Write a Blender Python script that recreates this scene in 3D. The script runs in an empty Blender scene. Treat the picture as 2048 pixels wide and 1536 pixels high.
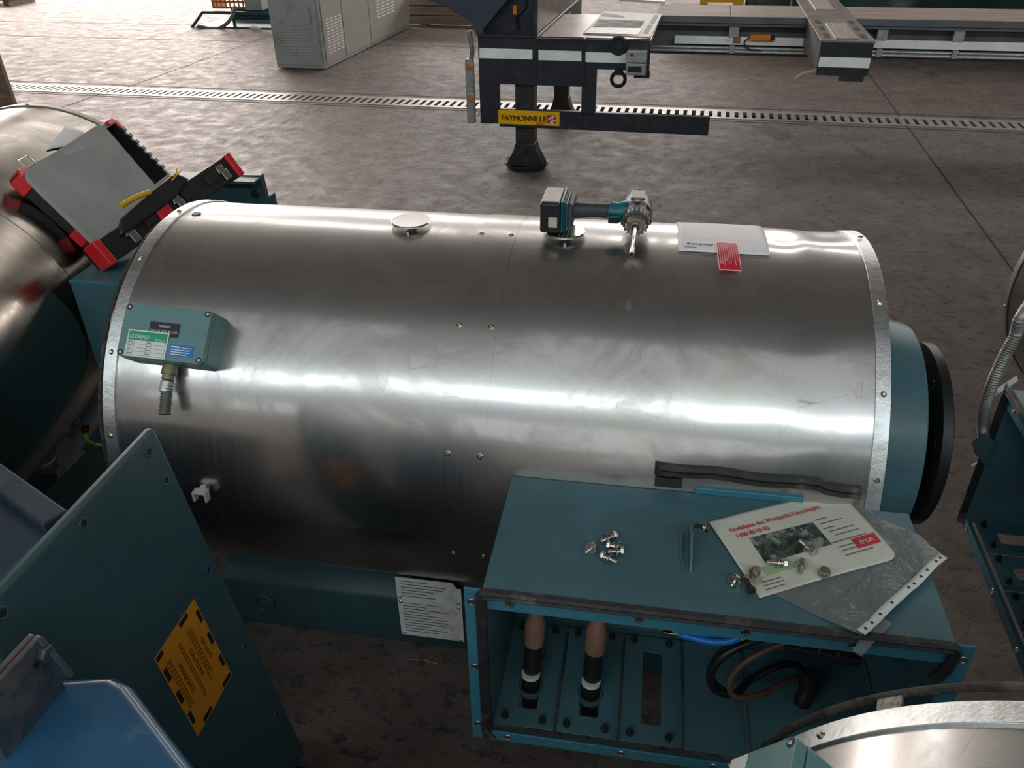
import bpy, bmesh, math, random
from mathutils import Vector, Matrix, noise
R_ = math.radians
rnd = random.Random(7)
scene = bpy.context.scene
col = scene.collection

# ---------------------------------------------------------------- camera
YAW, PITCH, ROLL, FPX = R_(-9.9794), R_(32.0223), R_(-0.8893), 1625.0855
CAM = Vector((0, -1.8529, 1.95))
fw = Vector((math.sin(YAW)*math.cos(PITCH), math.cos(YAW)*math.cos(PITCH), -math.sin(PITCH)))
r0 = fw.cross(Vector((0, 0, 1))).normalized(); u0 = r0.cross(fw)
rt = r0*math.cos(ROLL)+u0*math.sin(ROLL); up = -r0*math.sin(ROLL)+u0*math.cos(ROLL)
cd = bpy.data.cameras.new('camera'); cam = bpy.data.objects.new('camera', cd); col.objects.link(cam)
cam.matrix_world = Matrix(((rt.x, up.x, -fw.x, CAM.x), (rt.y, up.y, -fw.y, CAM.y), (rt.z, up.z, -fw.z, CAM.z), (0, 0, 0, 1)))
cd.sensor_fit = 'HORIZONTAL'; cd.sensor_width = 36; cd.lens = 36*FPX/2048; cd.clip_start = .05; cd.clip_end = 200
scene.camera = cam
# ---------------------------------------------------------------- world, light, exposure
vs = scene.view_settings
vs.view_transform = 'Standard'; vs.look = 'None'; vs.gamma = 1; vs.use_curve_mapping = False; vs.exposure = 0.08
w = bpy.data.worlds.new('hall_air'); scene.world = w; w.use_nodes = True
w.node_tree.nodes['Background'].inputs[0].default_value = (.80, .86, .95, 1)
w.node_tree.nodes['Background'].inputs[1].default_value = 0.035
def area(name, loc, look, sx, sy, power, colr):
    l = bpy.data.lights.new(name, 'AREA'); l.shape = 'RECTANGLE'; l.size = sx; l.size_y = sy; l.energy = power; l.color = colr
    o = bpy.data.objects.new(name, l); col.objects.link(o); o.location = loc
    o.rotation_euler = (Vector(look)-Vector(loc)).to_track_quat('-Z', 'Y').to_euler(); return o
ZC = 0.7211
area('roof_skylight_front', (0, -8.6, 6.95), (0, 0, ZC+.3), 26, .75, 560, (.86, .96, 1.0))
area('front_windows', (0, -11.8, 3.6), (0, 0, 1.2), 30, 3.6, 210, (.93, .96, 1.0))
area('roof_bounce_fill', (0, -5.2, 8.8), (0, -2.0, 0), 26, 6.5, 230, (.95, .98, 1.0))  # added lamp standing in for light bounced off the roof above the camera
area('back_window_band', (1, 23.0, 4.3), (0, 0, .5), 38, 2.6, 2600, (1.0, .94, .90))
area('gate_daylight', (-17, 19.5, 3.2), (-8, 5, 0), 12, 6.0, 2200, (1.0, .86, .78))
area('back_floor_fill', (-2, 15, 9.2), (-2, 13, 0), 30, 2.5, 900, (1.0, .95, .90))  # added fill lamp that brightens the rear floor; no known skylight here

# ---------------------------------------------------------------- pixel rays -> points in the hall
def ray(px, py): return fw+rt*((px-1024)/FPX)+up*((768-py)/FPX)
def onp(px, py, n, c):                      # point where the ray meets plane n.p = c
    d = ray(px, py); n = Vector(n); return CAM+d*((c-CAM.dot(n))/d.dot(n))
def onz(px, py, z): return onp(px, py, (0, 0, 1), z)
def ony(px, py, y): return onp(px, py, (0, 1, 0), y)
PH = R_(2.7836)
E1 = Vector((math.cos(PH), -math.sin(PH), 0)); E2 = Vector((math.sin(PH), math.cos(PH), 0))
def st(p): return Vector((p.dot(E1), p.dot(E2), p.z))
def fl(px, py, z=0): return st(onz(px, py, z))
def pt(px, py, t): return st(onp(px, py, E2, t))
def oncyl(px, py, R=.5):
    d = ray(px, py); oy, oz = CAM.y, CAM.z-ZC
    a = d.y**2+d.z**2; b = d.y*oy+d.z*oz; c = oy**2+oz**2-R*R
    D = max(b*b-a*c, 0); return CAM+d*((-b-math.sqrt(D))/a)

# ---------------------------------------------------------------- materials
def mat(name, colr, rough=.5, metal=0, var=0, vscale=6, bump=0, bscale=40, spec=.5, stretch=(1, 1, 1), dirt=None, coat=0, trans=0, rvar=0, dscale=3, dlo=.52, dhi=.68, emis=0):
    m = bpy.data.materials.new(name); m.use_nodes = True; nt = m.node_tree; N = nt.nodes; L = nt.links
    b = N['Principled BSDF']; b.inputs['Roughness'].default_value = rough; b.inputs['Metallic'].default_value = metal
    b.inputs['Specular IOR Level'].default_value = spec; b.inputs['Coat Weight'].default_value = coat
    b.inputs['Base Color'].default_value = (*colr, 1)
    if emis: b.inputs['Emission Color'].default_value = (*colr, 1); b.inputs['Emission Strength'].default_value = emis
    tc = N.new('ShaderNodeTexCoord'); mp = N.new('ShaderNodeMapping'); mp.inputs['Scale'].default_value = stretch
    L.new(tc.outputs['Object'], mp.inputs['Vector'])
    def nz(s, det=6, ro=.6):
        n = N.new('ShaderNodeTexNoise'); n.inputs['Scale'].default_value = s; n.inputs['Detail'].default_value = det
        n.inputs['Roughness'].default_value = ro; L.new(mp.outputs['Vector'], n.inputs['Vector']); return n
    cur = None
    if var:
        n = nz(vscale); mx = N.new('ShaderNodeMix'); mx.data_type = 'RGBA'
        mx.inputs['A'].default_value = (*[c*(1-var) for c in colr], 1); mx.inputs['B'].default_value = (*[min(1, c*(1+var)) for c in colr], 1)
        cr = N.new('ShaderNodeMapRange'); cr.inputs['From Min'].default_value = .35; cr.inputs['From Max'].default_value = .65
        L.new(n.outputs['Fac'], cr.inputs['Value']); L.new(cr.outputs['Result'], mx.inputs['Factor']); cur = mx.outputs['Result']
        L.new(cur, b.inputs['Base Color'])
    if rvar:
        n = nz(vscale*1.7); cr = N.new('ShaderNodeMapRange'); cr.inputs['From Min'].default_value = .35; cr.inputs['From Max'].default_value = .65
        cr.inputs['To Min'].default_value = max(.02, rough-rvar); cr.inputs['To Max'].default_value = rough+rvar
        L.new(n.outputs['Fac'], cr.inputs['Value']); L.new(cr.outputs['Result'], b.inputs['Roughness'])
    if dirt:
        n = nz(dscale, 9, .7); cr = N.new('ShaderNodeMapRange'); cr.inputs['From Min'].default_value = dlo; cr.inputs['From Max'].default_value = dhi
        mx = N.new('ShaderNodeMix'); mx.data_type = 'RGBA'; mx.inputs['A'].default_value = (*colr, 1); mx.inputs['B'].default_value = (*dirt, 1)
        if cur: L.new(cur, mx.inputs['A'])
        L.new(n.outputs['Fac'], cr.inputs['Value']); L.new(cr.outputs['Result'], mx.inputs['Factor']); L.new(mx.outputs['Result'], b.inputs['Base Color'])
    if bump:
        n = nz(bscale, 8, .65); bp = N.new('ShaderNodeBump'); bp.inputs['Strength'].default_value = bump; bp.inputs['Distance'].default_value = .01
        L.new(n.outputs['Fac'], bp.inputs['Height']); L.new(bp.outputs['Normal'], b.inputs['Normal'])
    return m

def shell_mat(name, base, rough, dark):
    """rolled aluminium sheet: fine lines round the drum, hand smudges, scratches"""
    m = bpy.data.materials.new(name); m.use_nodes = True; nt = m.node_tree; N = nt.nodes; L = nt.links
    b = N['Principled BSDF']; b.inputs['Metallic'].default_value = 1
    tc = N.new('ShaderNodeTexCoord')
    def noi(scale, sc, det, ro=.6, dist=0):
        mp = N.new('ShaderNodeMapping'); mp.inputs['Scale'].default_value = sc; L.new(tc.outputs['Object'], mp.inputs['Vector'])
        n = N.new('ShaderNodeTexNoise'); n.inputs['Scale'].default_value = scale; n.inputs['Detail'].default_value = det
        n.inputs['Roughness'].default_value = ro; n.inputs['Distortion'].default_value = dist
        L.new(mp.outputs['Vector'], n.inputs['Vector']); return n.outputs['Fac']
    def rng(v, a, b_, c, d):
        r = N.new('ShaderNodeMapRange'); L.new(v, r.inputs['Value'])
        for k, x in zip(('From Min', 'From Max', 'To Min', 'To Max'), (a, b_, c, d)): r.inputs[k].default_value = x
        return r.outputs['Result']
    def mth(op, a, b_):
        r = N.new('ShaderNodeMath'); r.operation = op
        for i, x in enumerate((a, b_)):
            if hasattr(x, 'is_output'): L.new(x, r.inputs[i])
            else: r.inputs[i].default_value = x
        return r.outputs[0]
    smud = rng(noi(3.6, (1, 1, 1), 8, .66, .9), .44, .62, 0, 1)
    blot = rng(noi(9, (1, 1, 1), 3, .5, 1.2), .60, .70, 0, 1)
    streak = noi(60, (3.0, .12, .12), 4)
    fine = noi(420, (2.2, .05, .05), 2)
    mx = N.new('ShaderNodeMix'); mx.data_type = 'RGBA'
    mx.inputs['A'].default_value = (*base, 1); mx.inputs['B'].default_value = (*dark, 1)
    L.new(mth('MULTIPLY', smud, .8), mx.inputs['Factor'])
    m2 = N.new('ShaderNodeMix'); m2.data_type = 'RGBA'; L.new(mx.outputs['Result'], m2.inputs['A'])
    m2.inputs['B'].default_value = (base[0]*.93, base[1]*.92, base[2]*.78, 1); L.new(mth('MULTIPLY', blot, .5), m2.inputs['Factor'])
    # scratches: thin bent voronoi-edge lines kept only in patches
    mpv = N.new('ShaderNodeMapping'); mpv.inputs['Scale'].default_value = (1.6, .55, .8); mpv.inputs['Rotation'].default_value = (.2, .4, .5); L.new(tc.outputs['Object'], mpv.inputs['Vector'])
    vo = N.new('ShaderNodeTexVoronoi'); vo.feature = 'DISTANCE_TO_EDGE'; vo.inputs['Scale'].default_value = 9; L.new(mpv.outputs['Vector'], vo.inputs['Vector'])
    patch = rng(noi(7, (1, 1, 1), 2), .52, .58, 0, 1)
    scr = mth('MULTIPLY', rng(vo.outputs['Distance'], 0, .006, 1, 0), patch)
    m3 = N.new('ShaderNodeMix'); m3.data_type = 'RGBA'; L.new(m2.outputs['Result'], m3.inputs['A']); m3.inputs['B'].default_value = (.22, .21, .20, 1)
    L.new(mth('MULTIPLY', scr, .55), m3.inputs['Factor'])
    L.new(m3.outputs['Result'], b.inputs['Base Color'])
    r1 = rng(streak, .3, .7, rough-.01, rough+.03)
    L.new(mth('ADD', mth('ADD', r1, mth('MULTIPLY', smud, .07)), mth('MULTIPLY', scr, .15)), b.inputs['Roughness'])
    wav = noi(2.6, (1, .7, .7), 2)
    h = mth('ADD', mth('MULTIPLY', fine, .0005), mth('ADD', mth('MULTIPLY', streak, .0006), mth('MULTIPLY', wav, .42)))
    bp = N.new('ShaderNodeBump'); bp.inputs['Strength'].default_value = .5; bp.inputs['Distance'].default_value = .006
    L.new(h, bp.inputs['Height']); L.new(bp.outputs['Normal'], b.inputs['Normal'])
    b2 = N.new('ShaderNodeBsdfPrincipled'); b2.inputs['Metallic'].default_value = 1; L.new(m3.outputs['Result'], b2.inputs['Base Color'])
    L.new(mth('ADD', rough*.42, mth('MULTIPLY', smud, .13)), b2.inputs['Roughness']); L.new(bp.outputs['Normal'], b2.inputs['Normal'])
    ms = N.new('ShaderNodeMixShader'); ms.inputs[0].default_value = .42; L.new(b.outputs[0], ms.inputs[1]); L.new(b2.outputs[0], ms.inputs[2]); L.new(ms.outputs[0], N['Material Output'].inputs[0])
    return m

_s0, _s1 = onz(400, 325, 0), onz(600, 218, 0)
STAIN = (tuple((_s0+_s1)/2), math.atan2(_s1.y-_s0.y, _s1.x-_s0.x))
def floor_mat():
    m = bpy.data.materials.new('worn_concrete'); m.use_nodes = True; nt = m.node_tree; N = nt.nodes; L = nt.links
    b = N['Principled BSDF']; tc = N.new('ShaderNodeTexCoord')
    def noi(scale, sc=(1, 1, 1), det=8, ro=.65, dist=0):
        mp = N.new('ShaderNodeMapping'); mp.inputs['Scale'].default_value = sc; L.new(tc.outputs['Object'], mp.inputs['Vector'])
        n = N.new('ShaderNodeTexNoise'); n.inputs['Scale'].default_value = scale; n.inputs['Detail'].default_value = det
        n.inputs['Roughness'].default_value = ro; n.inputs['Distortion'].default_value = dist
        L.new(mp.outputs['Vector'], n.inputs['Vector']); return n.outputs['Fac']
    def rng(v, a, b_, c, d):
        r = N.new('ShaderNodeMapRange'); L.new(v, r.inputs['Value'])
        for k, x in zip(('From Min', 'From Max', 'To Min', 'To Max'), (a, b_, c, d)): r.inputs[k].default_value = x
        return r.outputs['Result']
    def mix(A, B, f):
        x = N.new('ShaderNodeMix'); x.data_type = 'RGBA'
        for k, v in (('A', A), ('B', B)):
            if isinstance(v, tuple): x.inputs[k].default_value = (*v, 1)
            else: L.new(v, x.inputs[k])
        L.new(f, x.inputs['Factor']); return x.outputs['Result']
    big = rng(noi(.55), .35, .65, 0, 1); mid = rng(noi(3.5), .35, .65, 0, 1); pit = rng(noi(19, (.8, 1.1, 1), 9, .78), .52, .62, 0, .78)
    # streaky oil marks beyond the left end of the central generator
    mps = N.new('ShaderNodeMapping'); mps.vector_type = 'TEXTURE'; mps.inputs['Location'].default_value = STAIN[0]; mps.inputs['Rotation'].default_value = (0, 0, STAIN[1]); mps.inputs['Scale'].default_value = (1.5, .42, 1)
    L.new(tc.outputs['Object'], mps.inputs['Vector']); ln = N.new('ShaderNodeVectorMath'); ln.operation = 'LENGTH'; L.new(mps.outputs['Vector'], ln.inputs[0])
    mps2 = N.new('ShaderNodeMapping'); mps2.vector_type = 'TEXTURE'; mps2.inputs['Rotation'].default_value = (0, 0, STAIN[1]); mps2.inputs['Scale'].default_value = (1.0, .28, 1); L.new(tc.outputs['Object'], mps2.inputs['Vector'])
    sn = N.new('ShaderNodeTexNoise'); sn.inputs['Scale'].default_value = 3.2; sn.inputs['Detail'].default_value = 6; L.new(mps2.outputs['Vector'], sn.inputs['Vector'])
    sm = N.new('ShaderNodeMath'); sm.operation = 'MULTIPLY'; L.new(rng(ln.outputs['Value'], .45, 1.0, 1, 0), sm.inputs[0]); L.new(rng(sn.outputs['Fac'], .50, .56, 0, .9), sm.inputs[1]); stain = sm.outputs[0]
    oil = rng(noi(1.1, (1, .5, 1), 7, .7, .8), .60, .68, 0, 1)
    c = mix((.185, .138, .114), (.262, .206, .178), big); c = mix(c, (.34, .275, .240), mid)
    c = mix(c, (.030, .025, .023), pit); c = mix(c, (.07, .060, .054), oil)
    c = mix(c, (.030, .029, .027), stain)
    L.new(c, b.inputs['Base Color'])
    L.new(rng(noi(6), .35, .65, .40, .62), b.inputs['Roughness']); b.inputs['Specular IOR Level'].default_value = .55
    add = N.new('ShaderNodeMath'); add.operation = 'ADD'; L.new(noi(17, (.8, 1.1, 1), 10, .78), add.inputs[0])
    m2 = N.new('ShaderNodeMath'); m2.operation = 'MULTIPLY'; m2.inputs[1].default_value = 1.2; L.new(noi(6, (1, .7, 1), 6), m2.inputs[0]); L.new(m2.outputs[0], add.inputs[1])
    bp = N.new('ShaderNodeBump'); bp.inputs['Strength'].default_value = 1.0; bp.inputs['Distance'].default_value = .045
    L.new(add.outputs[0], bp.inputs['Height']); L.new(bp.outputs['Normal'], b.inputs['Normal'])
    return m

def film_mat():
    m = bpy.data.materials.new('clear_film'); m.use_nodes = True; nt = m.node_tree; N = nt.nodes; L = nt.links; N.clear()
    o = N.new('ShaderNodeOutputMaterial'); t = N.new('ShaderNodeBsdfTransparent'); g = N.new('ShaderNodeBsdfPrincipled')
    g.inputs['Base Color'].default_value = (.75, .78, .76, 1); g.inputs['Roughness'].default_value = .22; g.inputs['Specular IOR Level'].default_value = .8
    fr = N.new('ShaderNodeFresnel'); fr.inputs[0].default_value = 1.5
    n = N.new('ShaderNodeTexNoise'); n.inputs['Scale'].default_value = 9; n.inputs['Detail'].default_value = 2; n.inputs['Distortion'].default_value = .6
    bp = N.new('ShaderNodeBump'); bp.inputs['Strength'].default_value = .6; bp.inputs['Distance'].default_value = .02
    L.new(n.outputs['Fac'], bp.inputs['Height']); L.new(bp.outputs['Normal'], g.inputs['Normal']); L.new(bp.outputs['Normal'], fr.inputs['Normal'])
    a = N.new('ShaderNodeMath'); a.operation = 'MULTIPLY_ADD'; a.inputs[1].default_value = 1.6; a.inputs[2].default_value = .15; a.use_clamp = True; L.new(fr.outputs[0], a.inputs[0])
    mx = N.new('ShaderNodeMixShader'); L.new(a.outputs[0], mx.inputs[0]); L.new(t.outputs[0], mx.inputs[1]); L.new(g.outputs[0], mx.inputs[2]); L.new(mx.outputs[0], o.inputs[0])
    return m

M = dict(
 floor=floor_mat(),
 shell=shell_mat('brushed_aluminium', (.60, .59, .575), .30, (.36, .34, .325)),
 shell_dull=shell_mat('dull_steel_sheet', (.235, .215, .185), .20, (.18, .16, .14)),
 alu=mat('aluminium_edge', (.68, .70, .70), .38, 1, .12, 20, .15, 90, dirt=(.45, .42, .38), dscale=12),
 ring_dull=mat('dull_ring', (.28, .26, .23), .4, .8, .15, 20, .15, 90),
 corr=mat('corroded_aluminium', (.40, .38, .35), .6, .7, .5, 90, .6, 160),
 teal=mat('teal_enamel', (.064, .150, .175), .36, 0, .10, 5, .05, 160, dirt=(.060, .120, .135), dscale=6, rvar=.08),
 teal_in=mat('teal_enamel_flange', (.045, .19, .255), .33, 0, .06, 5),
 teal_dk=mat('dark_teal_enamel', (.030, .075, .085), .42, 0, .15, 6, .05, 120),
 tealbox=mat('grey_green_cast_box', (.115, .235, .235), .42, 0, .05, 30, .06, 300),
 plate=mat('cover_green_enamel', (.034, .080, .092), .40, 0, .08, 4, .05, 220, rvar=.06),
 blue=mat('gloss_blue_paint', (.028, .105, .205), .24, 0, .22, 5, .03, 50, dirt=(.20, .27, .33), dscale=2.6, coat=.3),
 blue_dk=mat('worn_blue_steel', (.035, .052, .075), .38, 0, .2, 7, .08, 70, dirt=(.16, .12, .09), dscale=5),
 navy=mat('navy_black_trailer_paint', (.020, .024, .034), .38, 0, .2, 5, .04, 60, dirt=(.05, .05, .055), dscale=8),
 steel_dk=mat('greasy_dark_steel', (.045, .044, .044), .45, .5, .3, 12, .25, 60),
 black=mat('black_plastic', (.015, .015, .016), .42, 0, .1, 20, .1, 200),
 blackm=mat('black_machined_steel', (.018, .018, .019), .40, .4, .2, 9, .06, 90),
 rubber=mat('black_rubber', (.022, .022, .022), .62, 0, .35, 30, .2, 80, dirt=(.10, .09, .075), dscale=14, dlo=.56),
 rod=mat('rusty_rod', (.05, .045, .040), .7, .2, .6, 60, .7, 130, dirt=(.14, .10, .07), dscale=25),
 steel=mat('zinc_steel', (.62, .58, .50), .28, 1, .15, 40, .08, 120),
 steel_br=mat('bright_steel', (.80, .79, .77), .18, 1, .05, 30),
 wash=mat('washer_zinc', (.55, .53, .50), .35, 1, .15, 60),
 plate_al=mat('engraved_plate', (.95, .95, .92), .42, .0, .1, 14, .04, 100, dirt=(.62, .57, .48), dscale=9),  # near-white non-metal base stands in for the light the metal plate reflects
 plate_dull=mat('dusty_plate', (.40, .39, .36), .5, .6, .1, 14, .04, 100),
 ink=mat('grey_print', (.12, .12, .12), .6), dark=mat('black_ink', (.012, .012, .012), .5),
 white=mat('white_label', (.72, .76, .72), .45), green=mat('green_label', (.0, .33, .17), .4), bluel=mat('blue_label', (.012, .16, .55), .4),
 paper=mat('white_paper', (.86, .84, .84), .65, 0, .04, 8, .10, 9), paper2=mat('cream_paper', (.64, .635, .53), .6, 0, .06, 8, .25, 12),
 redp=mat('red_print', (.62, .03, .05), .5), red=mat('red_plastic', (.66, .02, .03), .35), redst=mat('red_sticker', (.60, .01, .03), .3), pink=mat('pale_red_print', (.85, .40, .40), .4),
 photo=mat('aerial_photo_print', (.05, .065, .055), .5, 0, .8, 60, dirt=(.30, .32, .28), dscale=45, dlo=.52, dhi=.60),
 mapg=mat('pale_green_print', (.36, .50, .28), .55), yellow=mat('yellow_sign', (.80, .46, .0), .4),
 signy=mat('orange_yellow_sign', (.62, .24, .015), .45), signink=mat('brown_print', (.17, .05, .0), .5),
 film=film_mat(),
 foam=mat('grey_foam', (.38, .39, .375), .95, 0, .10, 7, .5, 320),
 yel=mat('yellow_tube', (.72, .42, .01), .4), brass=mat('brass', (.62, .42, .16), .25, 1), brown=mat('brown_sleeve', (.27, .15, .10), .55, 0, .15, 20, .15, 60),
 cable=mat('black_cable', (.012, .013, .014), .38, 0, .2, 20, .15, 30), browncab=mat('brown_cable', (.10, .055, .035), .5, 0, .2, 20),
 busbar=mat('red_brown_busbar', (.10, .025, .018), .5, 0, .3, 20), bluecab=mat('blue_cable', (.01, .19, .60), .35),
 cream=mat('cream_plastic', (.50, .52, .38), .45), grip=mat('dark_grip', (.035, .043, .045), .5, 0, .1, 30, .15, 260), mteal=mat('turquoise_plastic', (.0, .13, .15), .35),
 gearcase=mat('grey_gearcase', (.20, .19, .18), .38, .6, .15, 30), hose=mat('grey_conduit', (.26, .26, .24), .45, .6, .2, 30), beige=mat('grey_beige_plastic', (.42, .41, .38), .5),
 cabg=mat('grey_cabinet_paint', (.36, .385, .36), .5, 0, .06, 4, dirt=(.26, .25, .22), dscale=5), cabs=mat('beige_cabinet_side', (.36, .34, .31), .5, 0, .06, 3),
 slot=mat('white_vent_inlay', (.82, .80, .76), .5), tape=mat('reflective_tape', (.90, .92, .87), .45, 0, .10, 5, dirt=(.42, .40, .34), dscale=6, dlo=.6),
 wood=mat('worn_deck_wood', (.38, .29, .235), .6, 0, .28, 3, .15, 60, stretch=(.6, 8, 1)), decks=mat('worn_deck_steel', (.33, .28, .255), .36, .6, .2, 6, .15, 60),
 galv=mat('galvanised_steel', (.42, .44, .42), .42, .7, .15, 25, .05, 60), grey=mat('grey_chassis', (.13, .135, .14), .5, .1, .25, 4, .1, 40),
 orange=mat('orange_lens', (.85, .22, .01), .25), ambr=mat('amber_lens', (.55, .17, .02), .2), amber2=mat('rust', (.30, .13, .05), .7),
 grate=mat('worn_steel_grate', (.40, .37, .34), .40, .75, .2, 12, .25, 50), pit=mat('dark_channel', (.012, .011, .010), .8), joint=mat('joint_filler', (.025, .021, .019), .8),
 tarp=mat('dark_green_tarp', (.018, .045, .036), .25, 0, .3, 2, .9, 3), timber=mat('weathered_timber', (.24, .17, .13), .7, 0, .3, 3, .1, 40, stretch=(.5, 6, 6)),
 crate=mat('orange_crate', (.50, .22, .07), .5), wall=mat('hall_wall', (.30, .29, .27), .8, 0, .1, 1), roofm=mat('hall_roof', (.20, .20, .20), .8), twig=mat('dry_twig', (.28, .22, .17), .8),
 greenw=mat('green_yellow_wire', (.35, .55, .03), .4), gland=mat('olive_gland', (.24, .24, .14), .5, .3, .2, 40), tapew=mat('silver_tape', (.55, .56, .55), .35, .4, .2, 30),
)

# ---------------------------------------------------------------- mesh builder
class MB:
    def __init__(s): s.bm = bmesh.new(); s.T = Matrix.Identity(4)
    def v(s, p): return s.bm.verts.new(s.T @ Vector(p))
    def face(s, pts):
        try: return s.bm.faces.new([s.v(p) for p in pts])
        except ValueError: return None
    def box(s, a, b):
        x0, y0, z0 = a; x1, y1, z1 = b
        c = [s.v((x, y, z)) for x in (x0, x1) for y in (y0, y1) for z in (z0, z1)]
        for f in ((0, 1, 3, 2), (4, 6, 7, 5), (0, 4, 5, 1), (2, 3, 7, 6), (0, 2, 6, 4), (1, 5, 7, 3)): s.bm.faces.new([c[i] for i in f])
        return s
    def obox(s, c, ax, ay, az):             # centre and three half axes
        c, ax, ay, az = map(Vector, (c, ax, ay, az)); P = [s.v(c+ax*i+ay*j+az*k) for i in (-1, 1) for j in (-1, 1) for k in (-1, 1)]
        for f in ((0, 1, 3, 2), (4, 6, 7, 5), (0, 4, 5, 1), (2, 3, 7, 6), (0, 2, 6, 4), (1, 5, 7, 3)): s.bm.faces.new([P[i] for i in f])
        return s
    def prism(s, pts, d):                   # polygon pts swept by vector d
        d = Vector(d); a = [s.v(p) for p in pts]; b = [s.v(Vector(p)+d) for p in pts]; n = len(pts)
        s.bm.faces.new(a[::-1]); s.bm.faces.new(b)
        for i in range(n): s.bm.faces.new((a[i], a[(i+1) % n], b[(i+1) % n], b[i]))
        return s
    def frame(s, outer, inner, d):          # ring between two polygons with the same number of corners, swept by d
        d = Vector(d); n = len(outer); A = [s.v(p) for p in outer]; B = [s.v(p) for p in inner]
        C = [s.v(Vector(p)+d) for p in outer]; D = [s.v(Vector(p)+d) for p in inner]
        for i in range(n):
            j = (i+1) % n
            for q in ((A[j], A[i], B[i], B[j]), (C[i], C[j], D[j], D[i]), (A[i], A[j], C[j], C[i]), (B[j], B[i], D[i], D[j])): s.bm.faces.new(q)
        return s
    def cyl(s, p0, p1, r, n=24, r2=None, cap=True):
        p0, p1 = Vector(p0), Vector(p1); r2 = r if r2 is None else r2; return s.lathe(p0, p1-p0, [(0, r), (1, r2)], n, cap)
    def lathe(s, p0, d, prof, n=32, cap=True, closed=False):       # prof: (fraction along d, radius)
        p0, d = Vector(p0), Vector(d); z = d.normalized(); x = z.orthogonal().normalized(); y = z.cross(x)
        rings = []
        for f, r in prof:
            c = p0+d*f
            rings.append([s.v(c+(x*math.cos(2*math.pi*i/n)+y*math.sin(2*math.pi*i/n))*max(r, 1e-5)) for i in range(n)])
        m = len(rings)
        for k in range(m if closed else m-1):
            a, b = rings[k], rings[(k+1) % m]
            for i in range(n): s.bm.faces.new((a[i], a[(i+1) % n], b[(i+1) % n], b[i]))
        if cap and not closed: s.bm.faces.new(rings[0][::-1]); s.bm.faces.new(rings[-1])
        return s
    def tube(s, pts, r, n=12, cap=True):
        pts = [Vector(p) for p in pts]; rings = []; rr = r if isinstance(r, (list, tuple)) else [r]*len(pts)
        t = (pts[1]-pts[0]).normalized(); x = t.orthogonal().normalized()
        for i, p in enumerate(pts):
            t = (pts[min(i+1, len(pts)-1)]-pts[max(i-1, 0)]).normalized(); x = (x-t*x.dot(t)).normalized(); y = t.cross(x)
            rings.append([s.v(p+(x*math.cos(2*math.pi*k/n)+y*math.sin(2*math.pi*k/n))*rr[i]) for k in range(n)])
        for a, b in zip(rings, rings[1:]):
            for i in range(n): s.bm.faces.new((a[i], a[(i+1) % n], b[(i+1) % n], b[i]))
        if cap: s.bm.faces.new(rings[0][::-1]); s.bm.faces.new(rings[-1])
        return s
    def torus(s, c, ax, R, r, n=72, m=10):
        ax = Vector(ax).normalized(); x = ax.orthogonal().normalized(); y = ax.cross(x); c = Vector(c); rings = []
        for i in range(n):
            a = 2*math.pi*i/n; d = x*math.cos(a)+y*math.sin(a)
            rings.append([s.v(c+d*(R+r*math.cos(2*math.pi*k/m))+ax*(r*math.sin(2*math.pi*k/m))) for k in range(m)])
        for i in range(n):
            a, b = rings[i], rings[(i+1) % n]
            for k in range(m): s.bm.faces.new((a[k], a[(k+1) % m], b[(k+1) % m], b[k]))
        return s
    def sphere(s, c, r, sc=(1, 1, 1), seg=16):
        m = s.T @ Matrix.Translation(c) @ Matrix.Diagonal((*[r*q for q in sc], 1)); bmesh.ops.create_uvsphere(s.bm, u_segments=seg, v_segments=seg//2, radius=1, matrix=m); return s
    def grid(s, f, nu, nv, flip=False):
        g = [[s.v(f(i/nu, j/nv)) for j in range(nv+1)] for i in range(nu+1)]
        for i in range(nu):
            for j in range(nv):
                q = (g[i][j], g[i+1][j], g[i+1][j+1], g[i][j+1]); s.bm.faces.new(q[::-1] if flip else q)
        return s
    def build(s, name, m, parent=None, bevel=0, smooth=35, solid=0, fix=True, seg=2):
        if fix: bmesh.ops.recalc_face_normals(s.bm, faces=s.bm.faces)
        me = bpy.data.meshes.new(name); s.bm.to_mesh(me); s.bm.free(); me.materials.append(M[m] if isinstance(m, str) else m)
        o = bpy.data.objects.new(name, me); col.objects.link(o)
        if parent: o.parent = parent
        if solid:
            k = o.modifiers.new('t', 'SOLIDIFY'); k.thickness = solid; k.offset = 0
        if bevel:
            k = o.modifiers.new('b', 'BEVEL'); k.width = bevel; k.segments = seg; k.limit_method = 'ANGLE'; k.angle_limit = R_(40); k.harden_normals = True
        if smooth:
            for p in me.polygons: p.use_smooth = True
            if not bevel: me.set_sharp_from_angle(angle=R_(smooth))
        return o
def tag(o, label=None, cat=None, group=None, kind=None):
    for k, v in (('label', label), ('category', cat), ('group', group), ('kind', kind)):
        if v: o[k] = v
    return o
def empty(name, label, cat, loc=(0, 0, 0), rz=0, group=None, parent=None):
    o = bpy.data.objects.new(name, None); col.objects.link(o); o.location = loc; o.rotation_euler = (0, 0, rz); o.empty_display_size = .1
    if label: tag(o, label, cat, group)
    return o
def loc_mb(root):                            # builder whose world-space input ends up right under a root
    b = MB(); b.T = root_mat(root).inverted(); return b
def root_mat(o): return Matrix.Translation(o.location) @ o.rotation_euler.to_matrix().to_4x4() @ Matrix.Diagonal((*o.scale, 1))
def fmat(o, x, y, z=None):                   # 4x4 from origin, text direction x and up direction y
    x = Vector(x).normalized(); y = Vector(y); n = x.cross(y).normalized(); y = n.cross(x)
    return Matrix(((x.x, y.x, n.x, o[0]), (x.y, y.y, n.y, o[1]), (x.z, y.z, n.z, o[2]), (0, 0, 0, 1)))
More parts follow.
